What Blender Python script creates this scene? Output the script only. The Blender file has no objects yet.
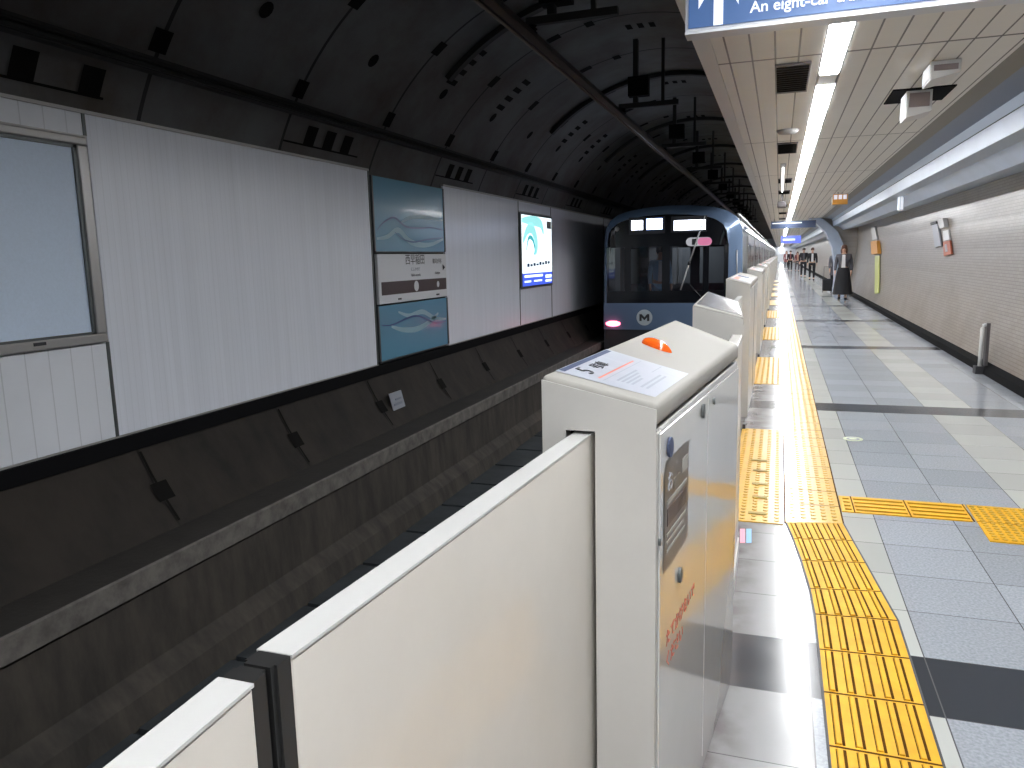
import bpy, bmesh, math, random
from mathutils import Vector, Matrix
random.seed(7)
S = bpy.context.scene
COL = S.collection
# ------------------------------------------------------------------ camera, world, exposure
YAW, PITCH, ROLL, FPX, CAMZ = .336266877, .160497161, -.023956967, 764.556, 1.5
_f = Vector((-math.sin(YAW)*math.cos(PITCH), math.cos(YAW)*math.cos(PITCH), -math.sin(PITCH)))
_r0 = Vector((math.cos(YAW), math.sin(YAW), 0)); _u0 = _r0.cross(_f)
_r = _r0*math.cos(ROLL)+_u0*math.sin(ROLL); _u = -_r0*math.sin(ROLL)+_u0*math.cos(ROLL)
CAM = Vector((0, 0, CAMZ))
cd = bpy.data.cameras.new('camera'); cam = bpy.data.objects.new('camera', cd); COL.objects.link(cam)
cd.sensor_width = 36; cd.lens = 36*FPX/1024; cd.clip_start = .02; cd.clip_end = 400
m = Matrix((( _r.x, _u.x, -_f.x, 0), (_r.y, _u.y, -_f.y, 0), (_r.z, _u.z, -_f.z, CAMZ), (0, 0, 0, 1)))
cam.matrix_world = m; S.camera = cam
S.view_settings.view_transform = 'Standard'; S.view_settings.look = 'None'
S.view_settings.gamma = 1; S.view_settings.use_curve_mapping = False
S.view_settings.exposure = 0.0
LIGHT = 66.0
w = bpy.data.worlds.new('world'); S.world = w; w.use_nodes = True
w.node_tree.nodes['Background'].inputs[0].default_value = (.6, .7, 1, 1)
w.node_tree.nodes['Background'].inputs[1].default_value = .02
S.cycles.use_denoising = True; S.cycles.max_bounces = 8; S.cycles.diffuse_bounces = 5
S.cycles.glossy_bounces = 4; S.cycles.transparent_max_bounces = 12; S.cycles.sample_clamp_indirect = 6
S.cycles.caustics_reflective = False; S.cycles.caustics_refractive = False

def at(px, py, axis, val):          # measured point of the photograph -> point on a known plane of the place
    d = _f*FPX + _r*(px-512) + _u*(384-py); t = (val-CAM[axis])/d[axis]
    return CAM + d*t

# ------------------------------------------------------------------ helpers
def tag(o, label=None, cat=None, group=None, kind=None):
    if label: o['label'] = label
    if cat: o['category'] = cat
    if group: o['group'] = group
    if kind: o['kind'] = kind
    return o
def thing(name, label, cat, loc=(0, 0, 0), group=None):
    o = bpy.data.objects.new(name, None); COL.objects.link(o); o.location = loc; o.empty_display_size = .1
    return tag(o, label, cat, group)
class MB:
    def __init__(s): s.v = []; s.f = []; s.sm = []
    def add(s, vs, fs, smooth=False):
        n = len(s.v); s.v += [tuple(v) for v in vs]; s.f += [tuple(i+n for i in f) for f in fs]; s.sm += [smooth]*len(fs); return s
    def box(s, x0, x1, y0, y1, z0, z1):
        return s.hexa([(x0,y0,z0),(x1,y0,z0),(x1,y1,z0),(x0,y1,z0),(x0,y0,z1),(x1,y0,z1),(x1,y1,z1),(x0,y1,z1)])
    def hexa(s, p): return s.add(p, [(3,2,1,0),(4,5,6,7),(0,1,5,4),(1,2,6,5),(2,3,7,6),(3,0,4,7)])
    def extr(s, prof, y0, y1, closed=False, n=1):   # profile in xz extruded along y
        k = len(prof); vs = []
        for j in range(n+1):
            y = y0+(y1-y0)*j/n; vs += [(p[0], y, p[1]) for p in prof]
        fs = []
        for j in range(n):
            for i in range(k if closed else k-1):
                a = j*k+i; b = j*k+(i+1) % k; fs.append((a, b, b+k, a+k))
        if closed: fs += [tuple(range(k-1, -1, -1)), tuple(range(n*k, n*k+k))]
        return s.add(vs, fs)
    def tube(s, pts, r, n=8, smooth=True):
        pts = [Vector(p) for p in pts]; rs = r if isinstance(r, (list, tuple)) else [r]*len(pts); vs = []
        for i, p in enumerate(pts):
            d = (pts[min(i+1, len(pts)-1)]-pts[max(i-1, 0)]).normalized()
            a = d.cross(Vector((0, 0, 1)));  a = a if a.length > .05 else d.cross(Vector((1, 0, 0)))
            a.normalize(); b = d.cross(a)
            vs += [p+(a*math.cos(t)+b*math.sin(t))*rs[i] for t in [2*math.pi*q/n for q in range(n)]]
        fs = [(i*n+q, i*n+(q+1) % n, (i+1)*n+(q+1) % n, (i+1)*n+q) for i in range(len(pts)-1) for q in range(n)]
        s.add(vs, fs, smooth); k = len(s.v)-len(vs)
        s.f += [tuple(k+q for q in range(n-1, -1, -1)), tuple(k+(len(pts)-1)*n+q for q in range(n))]; s.sm += [False]*2
        return s
    def ball(s, c, r, nu=12, nv=8, half=False):
        r = r if isinstance(r, (list, tuple)) else (r,)*3; vs = []
        v0 = 0 if not half else nv//2
        rows = [(-math.pi/2+math.pi*j/nv) for j in range(v0, nv+1)]
        for t in rows:
            for i in range(nu):
                a = 2*math.pi*i/nu; vs.append((c[0]+r[0]*math.cos(t)*math.cos(a), c[1]+r[1]*math.cos(t)*math.sin(a), c[2]+r[2]*math.sin(t)))
        fs = [(j*nu+i, j*nu+(i+1) % nu, (j+1)*nu+(i+1) % nu, (j+1)*nu+i) for j in range(len(rows)-1) for i in range(nu)]
        return s.add(vs, fs, True)
    def lathe(s, c, prof, n=20, sx=1, sy=1):
        vs = [(c[0]+p[0]*sx*math.cos(2*math.pi*i/n), c[1]+p[0]*sy*math.sin(2*math.pi*i/n), c[2]+p[1]) for p in prof for i in range(n)]
        fs = [(j*n+i, j*n+(i+1) % n, (j+1)*n+(i+1) % n, (j+1)*n+i) for j in range(len(prof)-1) for i in range(n)]
        return s.add(vs, fs, True)
    def poly(s, pts): return s.add(pts, [tuple(range(len(pts)))])
    def build(s, name, mat, parent=None, bevel=0, kind=None, seg=2):
        me = bpy.data.meshes.new(name); me.from_pydata(s.v, [], s.f)
        for p, q in zip(me.polygons, s.sm): p.use_smooth = q
        bm = bmesh.new(); bm.from_mesh(me); bmesh.ops.recalc_face_normals(bm, faces=bm.faces); bm.to_mesh(me); bm.free()
        o = bpy.data.objects.new(name, me); COL.objects.link(o); me.materials.append(mat)
        if parent is not None: o.parent = parent; o.matrix_parent_inverse = Matrix.Translation(-Vector(parent_loc(parent)))
        if bevel:
            b = o.modifiers.new('bevel', 'BEVEL'); b.width = bevel; b.segments = seg; b.limit_method = 'ANGLE'; b.angle_limit = .6
        if kind: o['kind'] = kind
        return o
def parent_loc(p):
    v = Vector(p.location)
    if p.parent is not None: v = v + Vector(parent_loc(p.parent)) + p.matrix_parent_inverse.translation
    return v
def struct(name, mb, mat, **k): return mb.build(name, mat, None, kind='structure', **k)
def copy_tree(o, parent=None, label=None):
    c = o.copy(); COL.objects.link(c)
    if parent is not None: c.parent = parent; c.matrix_parent_inverse = o.matrix_parent_inverse.copy()
    for ch in list(o.children): copy_tree(ch, c)
    return c
def writing(txt, size, org, xd, yd, mat, parent, name='lettering', align='LEFT', depth=.0005, bold=0):
    cu = bpy.data.curves.new(name, 'FONT'); cu.body = txt; cu.size = size; cu.align_x = align; cu.extrude = depth; cu.offset = bold; cu.resolution_u = 4
    t = bpy.data.objects.new(name, cu); COL.objects.link(t); bpy.context.view_layer.update()
    dg = bpy.context.evaluated_depsgraph_get(); me = bpy.data.meshes.new_from_object(t.evaluated_get(dg)); bpy.data.objects.remove(t)
    xd = Vector(xd).normalized(); yd = Vector(yd).normalized(); zd = xd.cross(yd)
    M = Matrix(((xd.x, yd.x, zd.x, org[0]), (xd.y, yd.y, zd.y, org[1]), (xd.z, yd.z, zd.z, org[2]), (0, 0, 0, 1)))
    me.transform(M); me.materials.clear(); me.materials.append(mat)
    o = bpy.data.objects.new(name, me); COL.objects.link(o)
    if parent is not None: o.parent = parent; o.matrix_parent_inverse = Matrix.Translation(-Vector(parent_loc(parent)))
    return o

# ------------------------------------------------------------------ materials
def mat(name, col, rough=.5, metal=0, noise=0, nscale=4, bump=0, bscale=30, spec=.5, col2=None, coat=0, stretch=None):
    M = bpy.data.materials.new(name); M.use_nodes = True; N = M.node_tree.nodes; L = M.node_tree.links; b = N['Principled BSDF']
    b.inputs['Base Color'].default_value = (*col, 1); b.inputs['Roughness'].default_value = rough; b.inputs['Metallic'].default_value = metal
    b.inputs['Specular IOR Level'].default_value = spec; b.inputs['Coat Weight'].default_value = coat; b.inputs['Coat Roughness'].default_value = .08
    tc = N.new('ShaderNodeTexCoord'); vec = tc.outputs['Object']
    if stretch:
        mp = N.new('ShaderNodeMapping'); mp.inputs['Scale'].default_value = stretch; L.new(vec, mp.inputs[0]); vec = mp.outputs[0]
    if noise:
        n = N.new('ShaderNodeTexNoise'); n.inputs['Scale'].default_value = nscale; n.inputs['Detail'].default_value = 8; n.inputs['Roughness'].default_value = .65
        L.new(vec, n.inputs[0]); r = N.new('ShaderNodeMapRange'); r.inputs[1].default_value = .38; r.inputs[2].default_value = .68
        L.new(n.outputs[0], r.inputs[0]); mx = N.new('ShaderNodeMix'); mx.data_type = 'RGBA'
        L.new(r.outputs[0], mx.inputs[0]); mx.inputs[6].default_value = (*col, 1)
        c2 = col2 or tuple(c*(1-noise) for c in col); mx.inputs[7].default_value = (*c2, 1); L.new(mx.outputs[2], b.inputs['Base Color'])
    if bump:
        n = N.new('ShaderNodeTexNoise'); n.inputs['Scale'].default_value = bscale; n.inputs['Detail'].default_value = 5; L.new(vec, n.inputs[0])
        bp = N.new('ShaderNodeBump'); bp.inputs['Strength'].default_value = bump; bp.inputs['Distance'].default_value = .01
        L.new(n.outputs[0], bp.inputs['Height']); L.new(bp.outputs[0], b.inputs['Normal'])
    return M
def emit(name, col, st):
    M = bpy.data.materials.new(name); M.use_nodes = True; b = M.node_tree.nodes['Principled BSDF']
    b.inputs['Base Color'].default_value = (*[c*.5 for c in col], 1); b.inputs['Emission Color'].default_value = (*col, 1); b.inputs['Emission Strength'].default_value = st
    return M
def math_node(N, L, op, a, b=None, c=None):
    n = N.new('ShaderNodeMath'); n.operation = op
    for i, q in enumerate((a, b, c)):
        if q is None: continue
        if isinstance(q, (int, float)): n.inputs[i].default_value = q
        else: L.new(q, n.inputs[i])
    return n.outputs[0]

M = {}
M['white_paint'] = mat('white_paint', (.54, .525, .495), .3, noise=.08, nscale=3, coat=.2)
M['lid_paint'] = mat('lid_paint', (.285, .275, .255), .6, spec=.05)
M['steel_side'] = mat('steel_side', (.62, .615, .605), .13, metal=.3, noise=.05, nscale=2, coat=.3)
M['leaf'] = mat('leaf', (.61, .575, .52), .35, noise=.08, nscale=2.5, coat=.3)
M['leaf_edge'] = mat('leaf_edge', (.47, .47, .46), .3)
M['rubber'] = mat('rubber', (.012, .012, .012), .5)
M['dark'] = mat('dark', (.006, .006, .007), .9, spec=.1)
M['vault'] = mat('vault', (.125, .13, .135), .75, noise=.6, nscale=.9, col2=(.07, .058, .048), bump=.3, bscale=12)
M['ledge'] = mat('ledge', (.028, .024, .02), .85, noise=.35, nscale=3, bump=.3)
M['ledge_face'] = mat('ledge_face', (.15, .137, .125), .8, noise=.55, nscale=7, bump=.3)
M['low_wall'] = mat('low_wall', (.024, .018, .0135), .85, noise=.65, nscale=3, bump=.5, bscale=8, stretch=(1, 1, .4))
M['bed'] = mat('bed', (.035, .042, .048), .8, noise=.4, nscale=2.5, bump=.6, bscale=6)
M['pocket'] = mat('pocket', (.008, .0075, .007), .9, spec=.1)
M['cable'] = mat('cable', (.02, .019, .018), .7)
M['rail'] = mat('rail', (.16, .13, .11), .35, metal=.8)
M['conductor'] = mat('conductor', (.06, .038, .03), .35, metal=.5, noise=.4, nscale=3)
M['frame'] = mat('frame', (.42, .41, .40), .35, metal=.5)
M['frame_dark'] = mat('frame_dark', (.12, .13, .13), .4, metal=.5)
M['ad_blank'] = mat('ad_blank', (.66, .78, .95), .45, noise=.06, nscale=60)
M['brown'] = mat('brown', (.055, .035, .035), .4)
M['board_white'] = mat('board_white', (.72, .73, .76), .4)
M['ink'] = mat('ink', (.03, .03, .035), .5)
M['black_gloss'] = mat('black_gloss', (.008, .009, .012), .12)
M['train_blue'] = mat('train_blue', (.16, .235, .37), .25, metal=.3, coat=.6)
M['train_steel'] = mat('train_steel', (.36, .37, .39), .3, metal=.75, noise=.1, nscale=2)
M['train_dark'] = mat('train_dark', (.03, .032, .036), .6)
M['grey_plastic'] = mat('grey_plastic', (.35, .34, .33), .5)
M['vent'] = mat('vent', (.10, .09, .095), .5, metal=.3)
M['tubelight'] = emit('tubelight', (.97, .985, 1), LIGHT)
M['housing'] = mat('housing', (.6, .6, .6), .4)
M['red_lamp'] = emit('red_lamp', (1, .13, .2), 9)
M['led_white'] = emit('led_white', (.82, .88, 1), 6)
M['led_blue'] = emit('led_blue', (.35, .5, 1), 7)
M['orange'] = mat('orange', (.75, .11, .01), .15, coat=.6)
M['label_white'] = mat('label_white', (.33, .35, .40), .35)
M['label_blue'] = mat('label_blue', (.07, .085, .14), .7, spec=.1)
M['label_red'] = mat('label_red', (.62, .14, .07), .4)
M['label_grey'] = mat('label_grey', (.25, .27, .32), .5)
M['poster'] = mat('poster', (.085, .068, .058), .3, noise=.3, nscale=8)
M['poster_text'] = mat('poster_text', (.30, .29, .27), .5)
M['red_ink'] = mat('red_ink', (.42, .10, .06), .5)
M['yellow'] = mat('yellow', (.80, .43, .022), .5, noise=.22, nscale=6, spec=.2)
M['yellow_gloss'] = mat('yellow_gloss', (.74, .42, .03), .28, noise=.2, nscale=6, coat=.2)
M['yellow_worn'] = mat('yellow_worn', (.62, .36, .03), .3, noise=.3, nscale=5, coat=.2)
M['yellow_dark'] = mat('yellow_dark', (.10, .045, .01), .9, spec=.05)
M['tile_dark'] = M['dark']
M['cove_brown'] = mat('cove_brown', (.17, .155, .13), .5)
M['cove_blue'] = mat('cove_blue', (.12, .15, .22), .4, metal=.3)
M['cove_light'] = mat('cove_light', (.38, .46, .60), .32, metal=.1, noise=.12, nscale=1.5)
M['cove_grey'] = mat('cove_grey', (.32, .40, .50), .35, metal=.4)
M['sign_blue'] = emit('sign_blue', (.05, .115, .28), .75)
M['sign_edge'] = mat('sign_edge', (.6, .62, .66), .3)
M['sign_white'] = emit('sign_white', (.8, .85, .95), .8)
M['sign_blue_far'] = emit('sign_blue_far', (.08, .12, .7), 1.2)
M['orange_sign'] = mat('orange_sign', (.60, .27, .04), .4)
M['exit_pic'] = emit('exit_pic', (.75, .72, .8), .8)
M['lime'] = mat('lime', (.50, .53, .20), .4)
M['sign_red'] = mat('sign_red', (.45, .12, .06), .4)
M['skin'] = mat('skin', (.55, .33, .24), .5)
M['hair'] = mat('hair', (.03, .018, .015), .5)
M['hair_brown'] = mat('hair_brown', (.09, .04, .03), .5)
M['cloth_black'] = mat('cloth_black', (.012, .012, .016), .8)
M['cloth_grey'] = mat('cloth_grey', (.07, .07, .085), .8)
M['sign_navy'] = mat('sign_navy', (.03, .05, .11), .35)
M['cloth_lgrey'] = mat('cloth_lgrey', (.12, .12, .14), .8)
M['cloth_white'] = mat('cloth_white', (.65, .65, .68), .8)
M['cloth_red'] = mat('cloth_red', (.22, .08, .09), .8)
M['cloth_blue'] = mat('cloth_blue', (.25, .45, .7), .8)
M['wave_blue'] = mat('wave_blue', (.14, .33, .47), .25, coat=.3)
M['wave_navy'] = mat('wave_navy', (.04, .09, .24), .3)
M['wave_pale'] = mat('wave_pale', (.27, .46, .53), .3)
M['ad_white'] = emit('ad_white', (.85, .97, 1), 1.5)
M['ad_mint'] = emit('ad_mint', (.35, .85, .85), 1.0)
M['ad_teal'] = emit('ad_teal', (.08, .55, .62), .8)
M['ad_blue'] = emit('ad_blue', (.06, .12, .75), 1.1)
M['ad_navy'] = emit('ad_navy', (.02, .04, .12), .4)
M['pink'] = emit('pink', (.85, .25, .45), .5)
M['pill'] = emit('pill', (.6, .6, .65), .5)

def groove(mtl, axis, period, depth, off=0, width=.12, dark=.75):   # thin grooves pressed in a sheet
    N = mtl.node_tree.nodes; L = mtl.node_tree.links; b = N['Principled BSDF']
    tc = N.new('ShaderNodeTexCoord'); sx = N.new('ShaderNodeSeparateXYZ'); L.new(tc.outputs['Object'], sx.inputs[0])
    t = math_node(N, L, 'ADD', sx.outputs[axis], period*math.ceil(200/period)-off); t = math_node(N, L, 'DIVIDE', t, period); t = math_node(N, L, 'FRACT', t)
    t = math_node(N, L, 'SUBTRACT', t, .5); t = math_node(N, L, 'ABSOLUTE', t); t = math_node(N, L, 'GREATER_THAN', t, .5-width/2)
    src = b.inputs['Base Color'].links[0].from_socket if b.inputs['Base Color'].is_linked else None
    mx = N.new('ShaderNodeMix'); mx.data_type = 'RGBA'; mx.blend_type = 'MULTIPLY'; L.new(t, mx.inputs[0])
    if src: L.new(src, mx.inputs[6])
    else: mx.inputs[6].default_value = b.inputs['Base Color'].default_value
    mx.inputs[7].default_value = (dark, dark, dark, 1); L.new(mx.outputs[2], b.inputs['Base Color'])
M['cladding'] = mat('cladding', (.83, .86, .94), .30, metal=0, noise=.07, nscale=1.2, bump=.12, bscale=2, stretch=(1, 8, .3))
groove(M['cladding'], 1, .055, 0, width=.10, dark=.93)
M['cladding_b'] = mat('cladding_b', (.80, .825, .88), .35, metal=0, noise=.06, nscale=1.5)
groove(M['cladding_b'], 1, .16, 0, width=.05, dark=.8)
groove(M['vault'], 1, 1.635, 0, off=4.47, width=.022, dark=.12)
groove(M['low_wall'], 1, 1.6, 0, off=.9, width=.01, dark=.4)

def ceiling_mat():
    mt = mat('ceiling_panel', (.73, .715, .68), .4, noise=.06, nscale=1.5)
    groove(mt, 0, .1475, 0, off=-.0665, width=.08, dark=.1); groove(mt, 1, 4.1, 0, off=5.74, width=.008, dark=.1)
    return mt
M['ceiling_panel'] = ceiling_mat()
def floor_mat():
    Mt = bpy.data.materials.new('floor_tile'); Mt.use_nodes = True; N = Mt.node_tree.nodes; L = Mt.node_tree.links; b = N['Principled BSDF']
    tc = N.new('ShaderNodeTexCoord'); sx = N.new('ShaderNodeSeparateXYZ'); L.new(tc.outputs['Object'], sx.inputs[0]); X, Y = sx.outputs[0], sx.outputs[1]
    def mn(op, a, b_=None): return math_node(N, L, op, a, b_)
    u = mn('DIVIDE', mn('ADD', X, 100*.4083-.147), .4083); v = mn('DIVIDE', mn('ADD', Y, 100*.4-.2), .4)
    fu = mn('ABSOLUTE', mn('SUBTRACT', mn('FRACT', u), .5)); fv = mn('ABSOLUTE', mn('SUBTRACT', mn('FRACT', v), .5))
    line = mn('GREATER_THAN', mn('MAXIMUM', fu, fv), .4945)
    cu, cv = mn('FLOOR', u), mn('FLOOR', v)
    stripe = mn('LESS_THAN', mn('ABSOLUTE', mn('SUBTRACT', mn('MODULO', mn('ADD', Y, 52-2.6), 5.2), .2)), .2)
    cx = N.new('ShaderNodeCombineXYZ'); L.new(cu, cx.inputs[0]); L.new(cv, cx.inputs[1])
    wn = N.new('ShaderNodeTexWhiteNoise'); wn.noise_dimensions = '2D'; L.new(cx.outputs[0], wn.inputs[0])
    sp = N.new('ShaderNodeTexNoise'); sp.inputs['Scale'].default_value = 90; sp.inputs['Detail'].default_value = 4; L.new(tc.outputs['Object'], sp.inputs[0])
    ramp = N.new('ShaderNodeValToRGB'); ramp.color_ramp.elements[0].position = .35; ramp.color_ramp.elements[0].color = (.28, .305, .34, 1)
    ramp.color_ramp.elements[1].position = .65; ramp.color_ramp.elements[1].color = (.39, .41, .45, 1); L.new(sp.outputs[0], ramp.inputs[0])
    def mix(f, a, c, bt='MIX'):
        m_ = N.new('ShaderNodeMix'); m_.data_type = 'RGBA'; m_.blend_type = bt
        if isinstance(f, float): m_.inputs[0].default_value = f
        else: L.new(f, m_.inputs[0])
        for i, q in ((6, a), (7, c)):
            if isinstance(q, tuple): m_.inputs[i].default_value = q
            else: L.new(q, m_.inputs[i])
        return m_.outputs[2]
    c = ramp.outputs[0]
    pale = mn('MAXIMUM', mn('COMPARE', cu, 103.0), mn('LESS_THAN', mn('ABSOLUTE', mn('SUBTRACT', X, .44)), .115))
    for n_ in N:
        if n_.type == 'MATH' and n_.operation == 'COMPARE': n_.inputs[2].default_value = .1
    c = mix(pale, c, (.45, .46, .44, 1)); pal2 = mn('LESS_THAN', X, .147); c = mix(pal2, c, (.33, .33, .335, 1))
    rr = N.new('ShaderNodeMapRange'); rr.inputs[3].default_value = .9; rr.inputs[4].default_value = 1.06; L.new(wn.outputs[0], rr.inputs[0])
    c = mix(1.0, c, rr.outputs[0], 'MULTIPLY')
    c = mix(stripe, c, (.04, .043, .05, 1)); c = mix(line, c, (.10, .10, .105, 1))
    dn = N.new('ShaderNodeTexNoise'); dn.inputs['Scale'].default_value = 7; dn.inputs['Detail'].default_value = 9; L.new(tc.outputs['Object'], dn.inputs[0])
    # grime gathered along the foot of the gates
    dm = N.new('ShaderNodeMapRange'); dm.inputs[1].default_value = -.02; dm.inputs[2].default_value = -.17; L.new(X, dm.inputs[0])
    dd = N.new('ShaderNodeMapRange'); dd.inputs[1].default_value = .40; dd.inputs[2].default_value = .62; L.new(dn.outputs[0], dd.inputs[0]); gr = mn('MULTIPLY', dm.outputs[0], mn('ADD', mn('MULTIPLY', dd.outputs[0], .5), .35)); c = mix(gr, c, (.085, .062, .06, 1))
    L.new(c, b.inputs['Base Color'])
    rg = N.new('ShaderNodeMapRange'); rg.inputs[1].default_value = .3; rg.inputs[2].default_value = .7; rg.inputs[3].default_value = .15; rg.inputs[4].default_value = .19
    L.new(dn.outputs[0], rg.inputs[0]); L.new(rg.outputs[0], b.inputs['Roughness']); b.inputs['Specular IOR Level'].default_value = .28
    return Mt
M['floor'] = floor_mat()
def wall_tile_mat():
    Mt = bpy.data.materials.new('wall_tile'); Mt.use_nodes = True; N = Mt.node_tree.nodes; L = Mt.node_tree.links; b = N['Principled BSDF']
    tc = N.new('ShaderNodeTexCoord'); sx = N.new('ShaderNodeSeparateXYZ'); L.new(tc.outputs['Object'], sx.inputs[0])
    cx = N.new('ShaderNodeCombineXYZ'); L.new(sx.outputs[1], cx.inputs[0]); L.new(sx.outputs[2], cx.inputs[1])
    br = N.new('ShaderNodeTexBrick'); L.new(cx.outputs[0], br.inputs[0]); br.inputs['Scale'].default_value = 1
    br.inputs['Brick Width'].default_value = .16; br.inputs['Row Height'].default_value = .041; br.inputs['Mortar Size'].default_value = .0035; br.inputs['Mortar Smooth'].default_value = .1
    br.inputs['Color1'].default_value = (.31, .285, .265, 1); br.inputs['Color2'].default_value = (.35, .33, .315, 1); br.inputs['Mortar'].default_value = (.18, .165, .15, 1)
    n = N.new('ShaderNodeTexNoise'); n.inputs['Scale'].default_value = .9; n.inputs['Detail'].default_value = 8; n.inputs['Roughness'].default_value = .6; L.new(tc.outputs['Object'], n.inputs[0])
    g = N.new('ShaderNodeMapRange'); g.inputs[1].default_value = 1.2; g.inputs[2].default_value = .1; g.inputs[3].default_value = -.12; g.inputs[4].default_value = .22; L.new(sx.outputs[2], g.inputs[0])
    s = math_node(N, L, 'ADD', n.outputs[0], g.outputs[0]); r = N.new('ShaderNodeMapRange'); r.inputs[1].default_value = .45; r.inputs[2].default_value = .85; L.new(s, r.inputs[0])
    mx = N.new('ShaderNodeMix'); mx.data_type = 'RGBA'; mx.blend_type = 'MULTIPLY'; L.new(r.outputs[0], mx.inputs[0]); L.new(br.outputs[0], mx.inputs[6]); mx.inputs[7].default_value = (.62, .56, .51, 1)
    L.new(mx.outputs[2], b.inputs['Base Color']); b.inputs['Roughness'].default_value = .28
    return Mt
M['wall_tile'] = wall_tile_mat()
def glass_mat(name, refl=.12, tint=(.75, .8, .85), rough=.02):
    Mt = bpy.data.materials.new(name); Mt.use_nodes = True; N = Mt.node_tree.nodes; L = Mt.node_tree.links; N.clear()
    o = N.new('ShaderNodeOutputMaterial'); t = N.new('ShaderNodeBsdfTransparent'); t.inputs[0].default_value = (*tint, 1)
    g = N.new('ShaderNodeBsdfGlossy'); g.inputs['Roughness'].default_value = rough; fr = N.new('ShaderNodeFresnel'); fr.inputs[0].default_value = 1.5
    ad = math_node(N, L, 'ADD', fr.outputs[0], refl); mx = N.new('ShaderNodeMixShader'); L.new(ad, mx.inputs[0]); L.new(t.outputs[0], mx.inputs[1]); L.new(g.outputs[0], mx.inputs[2]); L.new(mx.outputs[0], o.inputs[0])
    return Mt
M['cab_glass'] = glass_mat('cab_glass', .03, (.42, .46, .5))

Y0, Y1 = -14.0, 150.0
# ------------------------------------------------------------------ the setting
VC, VR = (-1.70, 1.45), 2.83
def vp(z=None, a=None, r=VR):
    return (VC[0]+r*math.cos(a), VC[1]+r*math.sin(a))
def vz(z, side=-1, r=VR): return VC[0]+side*math.sqrt(max(r*r-(z-VC[1])**2, 0))
aL = math.pi+math.asin(1.74/VR); aR = math.atan2(4.03-VC[1], -.52-VC[0])
arc = [vp(a=aR+(aL-aR)*i/64) for i in range(65)]
i_split = min(range(65), key=lambda i: abs(arc[i][1]-.36) if arc[i][0] < -3 else 9)
vault = struct('wall_tunnel_vault', MB().extr(arc[:i_split+1], Y0, Y1, n=4), M['vault'])
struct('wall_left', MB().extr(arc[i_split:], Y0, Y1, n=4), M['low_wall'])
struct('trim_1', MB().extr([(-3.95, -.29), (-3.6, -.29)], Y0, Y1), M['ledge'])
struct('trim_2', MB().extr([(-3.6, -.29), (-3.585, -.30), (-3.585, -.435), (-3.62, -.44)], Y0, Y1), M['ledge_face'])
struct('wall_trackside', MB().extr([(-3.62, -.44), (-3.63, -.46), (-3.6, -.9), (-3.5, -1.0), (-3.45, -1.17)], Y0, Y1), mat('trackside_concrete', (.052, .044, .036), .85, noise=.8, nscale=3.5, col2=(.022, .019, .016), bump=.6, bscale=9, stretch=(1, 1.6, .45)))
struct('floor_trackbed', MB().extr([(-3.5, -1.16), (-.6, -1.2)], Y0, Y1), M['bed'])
# solid black strip, its colour standing for the dark gap under the cladding
struct('trim_3', MB().box(-4.30, -4.235, Y0, 34, .245, .355), M['dark'])
# platform
struct('floor', MB().extr([(-.62, 0), (2.47, 0)], Y0, Y1), M['floor'])
struct('wall_platform_edge', MB().extr([(-.62, 0), (-.62, -1.25)], Y0, Y1), M['ledge'])
# right tiled wall, its foot and the stepped metal cove above it
wp = [(2.43, 0), (2.52, .35), (2.60, .7), (2.67, 1.1), (2.715, 1.5), (2.74, 1.9), (2.75, 2.42)]
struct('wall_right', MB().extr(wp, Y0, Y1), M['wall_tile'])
struct('baseboard_right', MB().extr([(2.37, .004), (2.38, .09), (2.47, .13)], Y0, Y1), M['dark'])
def cx(row, z): return at(1024, row, 2, z).x
ce = cx(43, 2.80)
q = [(ce, 2.80), (cx(65.5, 2.785), 2.785), (cx(91, 2.74), 2.74), (cx(104, 2.655), 2.655), (cx(127.5, 2.475), 2.475), (cx(140, 2.462), 2.462), (cx(162, 2.325), 2.325), (cx(170, 2.405), 2.405), (2.78, 2.42)]
cm = ['cove_brown', 'cove_blue', 'cove_grey', 'cove_light', 'cove_grey', 'cove_light', 'cove_grey', 'cove_grey']  # metal tones by step: faces coloured lighter, undersides darker, as light falls on them
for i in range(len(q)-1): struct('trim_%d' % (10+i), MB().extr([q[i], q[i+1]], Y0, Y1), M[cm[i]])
struct('trim_18', MB().tube([(q[3][0]+.003, Y0, q[3][1]-.004), (q[3][0]+.003, Y1, q[3][1]-.004)], .006, 6), M['frame_dark'])
# platform ceiling, light trough and edge fascia
struct('ceiling', MB().box(-.439, .232, Y0, Y1, 2.80, 2.84).box(.372, ce, Y0, Y1, 2.80, 2.84).box(.232, .372, Y0, Y1, 2.83, 2.85), M['ceiling_panel'])
struct('trim_4', MB().box(-.545, -.441, Y0, Y1, 2.795, 2.86), mat('fascia', (.64, .63, .61), .4))
struct('wall_above_fascia', MB().box(-.545, -.50, Y0, Y1, 2.86, 4.06), M['vault'])
struct('wall_behind', MB().box(-4.6, 2.9, Y0-.1, Y0, -1.3, 4.4), M['vault'])
struct('wall_far_end', MB().box(-4.6, 2.9, Y1, Y1+.1, -1.3, 4.4), M['cladding_b'])

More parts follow.
